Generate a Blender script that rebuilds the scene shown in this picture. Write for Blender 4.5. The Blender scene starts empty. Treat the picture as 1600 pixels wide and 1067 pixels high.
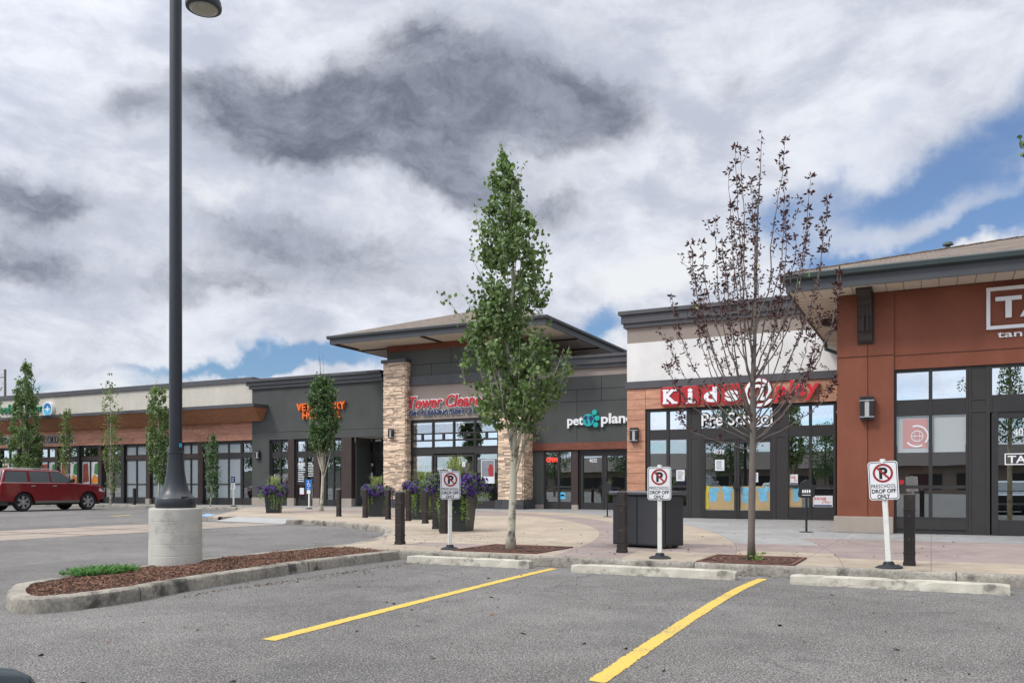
import bpy, bmesh, math, random
from mathutils import Vector, Matrix, noise
R = math.radians
rnd = random.Random(7)
scene = bpy.context.scene
col = scene.collection
# ------------------------------------------------------------------ camera
FPX = 1317.0                       # focal length in photo pixels (1600 wide)
YAW = math.atan(655 / FPX)         # the shop fronts run along X; the camera looks to their left
SN, CS = math.sin(YAW), math.cos(YAW)
LOT = -0.135                       # the parking lot lies one kerb below the plaza (z = 0)
cam_d = bpy.data.cameras.new('camera')
cam = bpy.data.objects.new('camera', cam_d)
col.objects.link(cam)
cam.location = (0, 0, 1.0)
cam.rotation_euler = (R(90), 0, YAW)
cam_d.sensor_width = 36
cam_d.lens = 36 * FPX / 1600
cam_d.shift_y = 226.5 / 1600
cam_d.clip_start = .1
cam_d.clip_end = 4000
scene.camera = cam

def direction(px, py):
    u = (px - 800) / FPX; v = (760 - py) / FPX
    d = Vector((-SN + CS * u, CS + SN * u, v))
    return d
def gp(px, py, z=0.0):
    """where the photo's pixel meets the level z"""
    d = direction(px, py)
    t = (z - 1.0) / d.z
    return Vector((d.x * t, d.y * t, z))
def on_y(px, Y):
    """X and depth where pixel column px meets the plane Y"""
    d = direction(px, 760)
    t = Y / d.y
    return d.x * t, t
class Front:
    """a shop front in the plane Y"""
    def __init__(s, Y): s.Y = Y
    def X(s, px): return on_y(px, s.Y)[0]
    def Z(s, px, py): return 1.0 + (760 - py) * on_y(px, s.Y)[1] / FPX

# ------------------------------------------------------------------ view
scene.view_settings.view_transform = 'Standard'
scene.view_settings.look = 'None'
scene.view_settings.exposure = 0.06
scene.view_settings.gamma = 1.0
scene.render.engine = 'CYCLES'
scene.cycles.max_bounces = 8
scene.cycles.transparent_max_bounces = 12
scene.cycles.use_denoising = True

# ------------------------------------------------------------------ node helper
class NT:
    def __init__(s, tree): s.t = tree; s.n = tree.nodes; s.l = tree.links
    def new(s, typ, **kw):
        n = s.n.new(typ)
        for k, v in kw.items():
            if hasattr(n, k): setattr(n, k, v)
        return n
    def put(s, sock, v):
        if isinstance(v, bpy.types.NodeSocket): s.l.new(v, sock)
        elif v is not None:
            try: sock.default_value = v
            except Exception: sock.default_value = tuple(v) + (1,)
    def m(s, op, a, b=None, c=None, clamp=False):
        n = s.new('ShaderNodeMath', operation=op); n.use_clamp = clamp
        for i, v in enumerate((a, b, c)):
            if v is not None: s.put(n.inputs[i], v)
        return n.outputs[0]
    def vm(s, op, a, b=None, scale=None):
        n = s.new('ShaderNodeVectorMath', operation=op)
        s.put(n.inputs[0], a)
        if b is not None: s.put(n.inputs[1], b)
        if scale is not None: s.put(n.inputs['Scale'], scale)
        return n.outputs['Value'] if op in ('DOT_PRODUCT', 'LENGTH', 'DISTANCE') else n.outputs[0]
    def mix(s, f, a, b, mode='MIX'):
        n = s.new('ShaderNodeMix', data_type='RGBA', blend_type=mode)
        s.put(n.inputs[0], f)
        for i, v in ((6, a), (7, b)):
            s.put(n.inputs[i], v if isinstance(v, bpy.types.NodeSocket) else tuple(v)[:3] + (1,))
        return n.outputs[2]
    def noise(s, vec, scale, detail=4, rough=.55, out=0, lac=2.0, dist=0):
        n = s.new('ShaderNodeTexNoise')
        s.put(n.inputs['Vector'], vec); n.inputs['Scale'].default_value = scale
        n.inputs['Detail'].default_value = detail; n.inputs['Roughness'].default_value = rough
        n.inputs['Distortion'].default_value = dist
        return n.outputs[out]
    def ramp(s, f, lo, hi, a=0.0, b=1.0, smooth=True):
        n = s.new('ShaderNodeMapRange'); n.interpolation_type = 'SMOOTHSTEP' if smooth else 'LINEAR'
        s.put(n.inputs[0], f)
        for i, v in enumerate((lo, hi, a, b)): s.put(n.inputs[i + 1], v)
        return n.outputs[0]
    def sep(s, v):
        n = s.new('ShaderNodeSeparateXYZ'); s.put(n.inputs[0], v); return n.outputs

# ------------------------------------------------------------------ sky and sun
world = bpy.data.worlds.new('World'); scene.world = world
world.use_nodes = True
w = NT(world.node_tree); w.n.clear()
SUN_EL, SUN_AZ = R(48), math.atan2(-.55, -.83)      # direction towards the sun: behind the camera, to its left
sundir = Vector((math.cos(SUN_EL) * -.55 / .9957, math.cos(SUN_EL) * -.83 / .9957, math.sin(SUN_EL)))
sky = w.new('ShaderNodeTexSky'); sky.sky_type = 'NISHITA'; sky.sun_disc = False
sky.sun_elevation = SUN_EL; sky.sun_rotation = math.atan2(sundir.x, sundir.y)
sky.air_density = 1.2; sky.dust_density = .6; sky.ozone_density = 2.0
tc = w.new('ShaderNodeTexCoord').outputs['Generated']
def wob(scale, amp, seed, detail=3):
    nv = w.noise(w.vm('ADD', tc, (seed, seed * .7, -seed)), scale, detail, .6, out=1)
    return w.vm('SCALE', w.vm('SUBTRACT', nv, (.5, .5, .5)), scale=amp)
d1 = w.vm('ADD', w.vm('ADD', tc, wob(3.2, .16, 3.1, 6)), wob(11, .06, 9.7, 5))
def blob(px, py, a, b, amp, rot=0):
    """a cloud (or a gap) centred on a compass direction, a and b its angular half-sizes"""
    c = direction(px, py); ln = c.length; c = c.normalized()
    r = c.cross(Vector((0, 0, 1))).normalized(); u = r.cross(c)
    r, u = r * math.cos(rot) + u * math.sin(rot), -r * math.sin(rot) + u * math.cos(rot)
    q = w.vm('SUBTRACT', d1, tuple(c))
    k = FPX * ln
    x = w.vm('DOT_PRODUCT', q, tuple(r * (k / a))); y = w.vm('DOT_PRODUCT', q, tuple(u * (k / b)))
    s = w.m('ADD', w.m('MULTIPLY', x, x), w.m('MULTIPLY', y, y))
    return w.m('MULTIPLY', w.m('POWER', 2.718, w.m('MULTIPLY', s, -1.0)), amp)
def total(bl):
    v = 0.0
    for t in bl: v = w.m('ADD', v, blob(*t))
    return v
# projected cloud-layer coordinates for the texture of the clouds
sx, sy, sz = w.sep(tc)
zz = w.m('ADD', w.m('MAXIMUM', sz, 0.0), .12)
cmb = w.new('ShaderNodeCombineXYZ')
w.put(cmb.inputs[0], w.m('DIVIDE', sx, zz)); w.put(cmb.inputs[1], w.m('DIVIDE', sy, zz))
plane = cmb.outputs[0]
n_big = w.noise(plane, 1.1, 8, .58, dist=.4)
d2_ = w.vm('MULTIPLY', d1, (1, 1, 1.9))
tz = w.vm('MULTIPLY', tc, (1, 1, 2.1))
n_mid = w.noise(w.vm('ADD', tz, (5, 1, 2)), 6.8, 8, .6, dist=.3)
dark = total([
    (540, 210, 230, 74, 1.1), (820, 160, 145, 80, 1.1), (930, 180, 90, 48, .5), (650, 75, 62, 48, .6), (400, 200, 120, 42, .45),
    (690, 300, 125, 46, .95, -.4), (870, 335, 80, 30, .45), (330, 120, 80, 30, .3), (215, 165, 60, 40, .35), (430, 275, 120, 30, .4),
    (20, 315, 120, 48, 1.0), (30, 410, 90, 36, .75), (420, 395, 150, 48, .6), (560, 430, 150, 38, .45), (260, 445, 150, 28, .35),
    (1160, 115, 55, 38, .45), (600, 480, 260, 30, .35), (140, 520, 200, 24, .25), (1130, 440, 200, 30, .1),
    (1200, 20, 300, 30, .16), (1000, 30, 120, 60, .12), (100, 130, 90, 40, .12), (60, 560, 200, 16, .3)])
blue = total([
    (1560, 200, 240, 50, .62, .35), (1420, 270, 150, 50, .42, .4), (1480, 338, 190, 22, 1.0, .30), (1590, 300, 60, 60, .6),
    (930, 505, 60, 26, .95), (1330, 400, 60, 30, .3), (1240, 360, 60, 40, .45), (1175, 560, 70, 60, .3), (400, 575, 180, 11, .8), (520, 566, 110, 17, .95), (40, 580, 50, 14, .5),
    (1400, 160, 100, 30, .25, .5), (260, 590, 90, 10, .4), (770, 480, 50, 16, .3)])
lite = total([(1000, 450, 130, 40, .7), (1120, 200, 250, 120, .25), (1080, 420, 90, 30, .5), (1480, 375, 150, 26, .8), (150, 250, 170, 60, .3), (700, 20, 60, 20, .2), (200, 590, 150, 16, .4), (330, 330, 160, 18, .35),
              (960, 530, 60, 14, .5)])
nn = w.m('SUBTRACT', n_mid, .5); nb = w.m('SUBTRACT', n_big, .5)
n_edge = w.m('SUBTRACT', w.noise(w.vm('ADD', d2_, (8, 1, 4)), 17, 10, .68, dist=.35), .5)
df = w.m('ADD', dark, w.m('ADD', w.m('MULTIPLY', nn, 1.25), w.m('ADD', w.m('MULTIPLY', n_edge, .55), w.m('MULTIPLY', nb, .25))))
dk = w.ramp(df, .16, .95)
n_fine = w.noise(w.vm('ADD', d2_, (2, 4, 1)), 12, 9, .66, dist=.2)
n_low = w.noise(plane, 2.6, 7, .62, dist=.6)
texd = w.m('ADD', w.m('MULTIPLY', w.m('SUBTRACT', n_fine, .5), .85), w.m('MULTIPLY', w.m('SUBTRACT', n_low, .5), .55))
texl = w.m('ADD', w.m('MULTIPLY', w.m('SUBTRACT', n_fine, .5), .28), w.m('MULTIPLY', nn, .9))
light_c = w.mix(w.ramp(texl, -.16, .2), (.51, .55, .65), (.82, .85, .92))
dark_c = w.mix(w.ramp(texd, -.2, .22), (.145, .165, .22), (.34, .37, .45))
cl = w.mix(dk, light_c, dark_c)
lf = w.ramp(w.m('ADD', lite, w.m('MULTIPLY', nn, 1.1)), .12, .75)
cl = w.mix(lf, cl, (.83, .85, .88))
# away from the photographed quarter of the sky the cloud layer is broken white cumulus
bf = w.m('ADD', blue, w.m('MULTIPLY', nn, .9))
fwd_dot = w.vm('DOT_PRODUCT', tc, (-SN, CS, 0))
back = w.ramp(fwd_dot, .25, -.2)
bf = w.m('ADD', bf, w.m('MULTIPLY', back, w.m('ADD', .32, w.m('MULTIPLY', nb, 2.2))))
bl = w.ramp(bf, .16, .88)
skyc = w.mix(.17, w.vm('MULTIPLY', sky.outputs[0], (.050, .076, .108)), (.50, .55, .64))
both = w.mix(bl, cl, skyc)
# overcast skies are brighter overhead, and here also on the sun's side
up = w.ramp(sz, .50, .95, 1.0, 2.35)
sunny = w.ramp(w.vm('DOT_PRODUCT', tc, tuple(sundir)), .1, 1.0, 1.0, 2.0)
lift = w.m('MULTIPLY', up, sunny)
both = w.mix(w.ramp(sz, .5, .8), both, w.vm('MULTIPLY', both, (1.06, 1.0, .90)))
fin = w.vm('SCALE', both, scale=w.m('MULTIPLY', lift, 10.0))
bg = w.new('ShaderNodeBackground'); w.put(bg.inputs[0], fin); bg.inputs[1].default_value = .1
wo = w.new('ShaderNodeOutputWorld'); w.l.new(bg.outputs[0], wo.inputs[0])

sun_d = bpy.data.lights.new('sun', 'SUN'); sun_d.energy = 1.8; sun_d.angle = R(11); sun_d.color = (1, .95, .87)
sun = bpy.data.objects.new('sun', sun_d); col.objects.link(sun)
sun.rotation_euler = (-sundir).to_track_quat('-Z', 'Y').to_euler()

# ------------------------------------------------------------------ materials
def principled(name):
    m = bpy.data.materials.new(name); m.use_nodes = True
    t = NT(m.node_tree); p = m.node_tree.nodes['Principled BSDF']
    return m, t, p
def mat(name, c, rough=.75, var=.12, vs=2.0, bump=0.0, bs=60, metal=0.0, island=0.0, spec=.4, coat=0, stain=None, ss=1.2, trans=0, streak=0, joints=0):
    m, t, p = principled(name)
    o = t.new('ShaderNodeTexCoord').outputs['Object']
    f = t.noise(o, vs, 6, .6)
    f2 = t.ramp(f, .25, .75, 1 - var, 1 + var, False)
    if island:
        ir = t.new('ShaderNodeNewGeometry').outputs['Random Per Island']
        f2 = t.m('MULTIPLY', f2, t.ramp(ir, 0, 1, 1 - island, 1 + island, False))
    if streak:
        mp = t.new('ShaderNodeMapping'); mp.inputs['Scale'].default_value = (1.5, 1.5, .35); t.l.new(o, mp.inputs[0])
        f2 = t.m('MULTIPLY', f2, t.ramp(t.noise(mp.outputs[0], 1.3, 4, .55), .3, .75, 1 - streak * .7, 1 + streak * .4))
    cc = t.vm('SCALE', tuple(c), scale=f2)
    if joints:
        gx, gy, gz = t.sep(t.new('ShaderNodeNewGeometry').outputs['Position'])
        jj = t.m('MAXIMUM', t.m('LESS_THAN', t.m('FRACT', t.m('DIVIDE', t.m('ADD', gx, 100.4), joints)), .006), t.m('LESS_THAN', t.m('FRACT', t.m('DIVIDE', t.m('ADD', gy, 100.9), joints)), .006))
        cc = t.mix(t.m('MULTIPLY', jj, .8), cc, (.03, .028, .025))
        cc = t.vm('SCALE', cc, scale=t.ramp(t.noise(o, 28, 5, .75), .3, .7, .72, 1.25))
    if stain:
        sf = t.ramp(t.noise(t.vm('ADD', o, (7, 3, 1)), ss, 7, .68), .50, .68, 0, stain[3])
        cc = t.mix(sf, cc, stain[:3])
    t.put(p.inputs['Base Color'], cc)
    p.inputs['Roughness'].default_value = rough; p.inputs['Metallic'].default_value = metal
    p.inputs['Specular IOR Level'].default_value = spec
    if coat: p.inputs['Coat Weight'].default_value = coat; p.inputs['Coat Roughness'].default_value = .05
    if bump:
        b = t.new('ShaderNodeBump'); b.inputs['Strength'].default_value = bump; b.inputs['Distance'].default_value = .01
        t.l.new(t.noise(o, bs, 5, .6), b.inputs['Height']); t.l.new(b.outputs[0], p.inputs['Normal'])
    if trans:
        tr = t.new('ShaderNodeBsdfTranslucent'); t.put(tr.inputs[0], t.vm('MULTIPLY', cc, (1.2, 1.5, .6)))
        mx = t.new('ShaderNodeMixShader'); mx.inputs[0].default_value = trans
        t.l.new(p.outputs[0], mx.inputs[1]); t.l.new(tr.outputs[0], mx.inputs[2])
        t.l.new(mx.outputs[0], t.n['Material Output'].inputs[0])
    return m
def glass_mat(name, refl=.42, tint=(.80, .86, .84), rough=0.0):
    m = bpy.data.materials.new(name); m.use_nodes = True
    t = NT(m.node_tree); t.n.remove(t.n['Principled BSDF'])
    g = t.new('ShaderNodeBsdfGlossy'); g.inputs['Color'].default_value = (.92, .96, 1, 1); g.inputs['Roughness'].default_value = rough
    o = t.new('ShaderNodeTexCoord').outputs['Object']
    b = t.new('ShaderNodeBump'); b.inputs['Strength'].default_value = .02; b.inputs['Distance'].default_value = .02
    t.l.new(t.noise(o, 1.3, 1, .5), b.inputs['Height']); t.l.new(b.outputs[0], g.inputs['Normal'])
    tr = t.new('ShaderNodeBsdfTransparent'); tr.inputs[0].default_value = tint + (1,)
    fr = t.new('ShaderNodeFresnel'); fr.inputs[0].default_value = 1.5
    f = t.m('ADD', t.m('MULTIPLY', fr.outputs[0], 1.0), refl - .04, clamp=True)
    mx = t.new('ShaderNodeMixShader'); t.put(mx.inputs[0], f)
    t.l.new(tr.outputs[0], mx.inputs[1]); t.l.new(g.outputs[0], mx.inputs[2])
    t.l.new(mx.outputs[0], t.n['Material Output'].inputs[0])
    return m

def asphalt_mat():
    m, t, p = principled('asphalt')
    o = t.new('ShaderNodeNewGeometry').outputs['Position']
    fine = t.noise(o, 75, 3, .7)
    fine2 = t.noise(o, 190, 2, .7)
    big = t.noise(o, .35, 6, .62); mid = t.noise(o, 2.2, 5, .6)
    v = t.m('ADD', t.ramp(fine, .3, .7, -.5, .5, False), t.ramp(fine2, .3, .7, -.45, .45, False))
    k = t.m('MAXIMUM', t.m('ADD', t.m('MULTIPLY', v, 2.6), 1.0), .15)
    k = t.m('MULTIPLY', k, t.ramp(big, .3, .7, .76, 1.12)); k = t.m('MULTIPLY', k, t.ramp(mid, .3, .7, .88, 1.08))
    c = t.vm('SCALE', (.150, .143, .135), scale=k)
    vo = t.new('ShaderNodeTexVoronoi', feature='F1'); t.put(vo.inputs['Vector'], o); vo.inputs['Scale'].default_value = 48
    stone = t.ramp(vo.outputs['Distance'], .12, .3, 1, 0); pick = t.ramp(t.sep(vo.outputs['Color'])[0], .62, .7)
    c = t.mix(t.m('MULTIPLY', t.m('MULTIPLY', stone, pick), .85), c, (.55, .53, .50))
    pick2 = t.ramp(t.sep(vo.outputs['Color'])[1], .7, .75)
    c = t.mix(t.m('MULTIPLY', t.m('MULTIPLY', stone, pick2), .8), c, (.04, .05, .055))
    oil = t.ramp(t.noise(t.vm('ADD', o, (31, 5, 0)), 1.5, 6, .68), .60, .74, 0, .5)
    c = t.mix(oil, c, (.06, .06, .062))
    # tyre-worn and sealed streaks run with the stalls
    mp = t.new('ShaderNodeMapping'); mp.inputs['Scale'].default_value = (1.4, .22, 1); t.l.new(o, mp.inputs[0])
    c = t.mix(t.ramp(t.noise(mp.outputs[0], 1.0, 4, .6), .52, .72, 0, .28), c, (.10, .10, .102))
    ve = t.new('ShaderNodeTexVoronoi', feature='DISTANCE_TO_EDGE'); ve.inputs['Scale'].default_value = .17
    t.put(ve.inputs['Vector'], t.vm('ADD', o, t.vm('SCALE', t.noise(o, 1.6, 5, .6, out=1), scale=.9)))
    crack = t.m('MULTIPLY', t.ramp(ve.outputs['Distance'], .0, .0035, 1, 0), t.ramp(t.noise(o, .25, 2), .42, .52))
    c = t.mix(t.m('MULTIPLY', crack, .7), c, (.045, .045, .045))
    t.put(p.inputs['Base Color'], c); p.inputs['Roughness'].default_value = .92; p.inputs['Specular IOR Level'].default_value = .3
    b = t.new('ShaderNodeBump'); b.inputs['Strength'].default_value = .55; b.inputs['Distance'].default_value = .012
    t.l.new(t.m('ADD', fine, vo.outputs['Distance']), b.inputs['Height']); t.l.new(b.outputs[0], p.inputs['Normal'])
    return m
def plaza_mat():
    m, t, p = principled('plaza_concrete')
    o = t.new('ShaderNodeNewGeometry').outputs['Position']
    X, Y, Z = t.sep(o)
    dx = t.m('ADD', X, 30.0); dy = t.m('SUBTRACT', Y, 8.0)
    rr = t.m('SQRT', t.m('ADD', t.m('MULTIPLY', dx, dx), t.m('MULTIPLY', dy, dy)))
    def st(v, a, b):          # 1 inside a..b
        return t.m('MULTIPLY', t.m('GREATER_THAN', v, a), t.m('LESS_THAN', v, b))
    tan, pink, grey = (.36, .30, .232), (.27, .218, .20), (.285, .285, .277)
    c = t.mix(st(rr, 25.3, 26.3), tan, pink)
    c = t.mix(t.m('MULTIPLY', st(rr, 26.3, 27.8), st(Y, 12.7, 14.6)), c, pink)
    c = t.mix(t.m('MULTIPLY', st(rr, 22.3, 25.3), st(Y, 12.1, 12.9)), c, pink)
    c = t.mix(t.m('MULTIPLY', st(rr, 27.8, 29.2), st(Y, 15.2, 40)), c, grey)
    c = t.mix(t.m('MULTIPLY', st(rr, 27.8, 29.2), st(Y, 13.4, 15.2)), c, pink)
    c = t.mix(t.m('MULTIPLY', st(rr, 29.2, 80), st(Y, 12.6, 17.2)), c, pink)
    c = t.mix(t.m('MULTIPLY', st(rr, 29.2, 80), st(Y, 17.2, 60)), c, grey)
    c = t.mix(t.m('MULTIPLY', st(Y, 30.6, 60), .8), c, grey)
    c = t.mix(t.m('MULTIPLY', st(X, -24, -13), t.m('MULTIPLY', st(Y, 25.2, 29.0), .85)), c, pink)
    fine = t.noise(o, 90, 3, .7); mid = t.noise(o, 3.0, 6, .65); big = t.noise(o, .5, 4, .6)
    k = t.m('MULTIPLY', t.ramp(fine, .25, .75, .88, 1.12), t.m('MULTIPLY', t.ramp(mid, .3, .7, .86, 1.1), t.ramp(big, .3, .7, .85, 1.08)))
    c = t.vm('SCALE', c, scale=k)
    sp = t.ramp(t.noise(t.vm('ADD', o, (3, 9, 0)), 5, 8, .75), .56, .70, 0, .55)
    c = t.mix(sp, c, (.2, .165, .13))
    ex = t.m('ABSOLUTE', t.m('SUBTRACT', t.m('FRACT', t.m('DIVIDE', X, 1.55)), .5)); ey = t.m('ABSOLUTE', t.m('SUBTRACT', t.m('FRACT', t.m('DIVIDE', t.m('ADD', Y, -.1), 1.5)), .5))
    j = t.m('MAXIMUM', t.m('GREATER_THAN', ex, .4955), t.m('GREATER_THAN', ey, .4955))
    for rad in (25.3, 26.3, 27.8, 29.2): j = t.m('MAXIMUM', j, st(rr, rad - .008, rad + .008))
    c = t.mix(t.m('MULTIPLY', j, .6), c, (.13, .11, .09))
    t.put(p.inputs['Base Color'], c); p.inputs['Roughness'].default_value = .85; p.inputs['Specular IOR Level'].default_value = .3
    b = t.new('ShaderNodeBump'); b.inputs['Strength'].default_value = .3; b.inputs['Distance'].default_value = .006
    t.l.new(t.m('SUBTRACT', fine, j), b.inputs['Height']); t.l.new(b.outputs[0], p.inputs['Normal'])
    return m
def paint_mat(name, c, wear=.5):
    m, t, p = principled(name)
    o = t.new('ShaderNodeNewGeometry').outputs['Position']
    a = t.ramp(t.m('ADD', t.m('MULTIPLY', t.noise(o, 38, 4, .75), .7), t.m('MULTIPLY', t.noise(o, 2.0, 3, .5), .4)), .60, .70, 0, wear)
    a = t.m('MAXIMUM', a, t.ramp(t.noise(o, 3.2, 7, .7), .56, .70, 0, .45))
    cc = t.vm('SCALE', c, scale=t.ramp(t.noise(o, 70, 4, .7), .3, .7, .85, 1.12))
    t.put(p.inputs['Base Color'], t.mix(a, cc, (.17, .155, .12))); p.inputs['Roughness'].default_value = .8
    b = t.new('ShaderNodeBump'); b.inputs['Strength'].default_value = .4; b.inputs['Distance'].default_value = .01
    t.l.new(t.noise(o, 60, 3, .7), b.inputs['Height']); t.l.new(b.outputs[0], p.inputs['Normal'])
    return m
def shingle_mat():
    m, t, p = principled('shingles')
    o = t.new('ShaderNodeTexCoord').outputs['Object']
    X, Y, Z = t.sep(o)
    cb = t.new('ShaderNodeCombineXYZ'); t.put(cb.inputs[0], t.m('ADD', X, t.m('MULTIPLY', Y, .37))); t.put(cb.inputs[1], t.m('MULTIPLY', Z, 3.4))
    br = t.new('ShaderNodeTexBrick'); t.l.new(cb.outputs[0], br.inputs[0])
    br.inputs['Color1'].default_value = (.21, .16, .12, 1); br.inputs['Color2'].default_value = (.12, .095, .08, 1)
    br.inputs['Mortar'].default_value = (.05, .04, .035, 1); br.inputs['Scale'].default_value = 1.0
    br.inputs['Mortar Size'].default_value = .012; br.inputs['Brick Width'].default_value = .3; br.inputs['Row Height'].default_value = .15
    cc = t.vm('SCALE', br.outputs[0], scale=t.ramp(t.noise(o, 30, 4, .7), .3, .7, .75, 1.3))
    t.put(p.inputs['Base Color'], cc); p.inputs['Roughness'].default_value = .95
    return m
def wood_mat(name, c, var=.28):
    m, t, p = principled(name)
    o = t.new('ShaderNodeTexCoord').outputs['Object']
    ir = t.new('ShaderNodeNewGeometry').outputs['Random Per Island']
    mp = t.new('ShaderNodeMapping'); mp.inputs['Scale'].default_value = (1.0, 1.0, 7.0); t.l.new(o, mp.inputs[0])
    n1 = t.noise(t.vm('ADD', mp.outputs[0], t.vm('SCALE', (11, 7, 3), scale=ir)), 1.6, 7, .65, dist=.8)
    k = t.m('MULTIPLY', t.ramp(n1, .28, .72, 1 - var, 1 + var, False), t.ramp(ir, 0, 1, .84, 1.14, False))
    k = t.m('MULTIPLY', k, t.ramp(t.noise(o, 9, 5, .7), .3, .7, .9, 1.08))
    t.put(p.inputs['Base Color'], t.vm('SCALE', c, scale=k)); p.inputs['Roughness'].default_value = .7; p.inputs['Specular IOR Level'].default_value = .25
    b = t.new('ShaderNodeBump'); b.inputs['Strength'].default_value = .2; b.inputs['Distance'].default_value = .01
    t.l.new(n1, b.inputs['Height']); t.l.new(b.outputs[0], p.inputs['Normal'])
    return m
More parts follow.
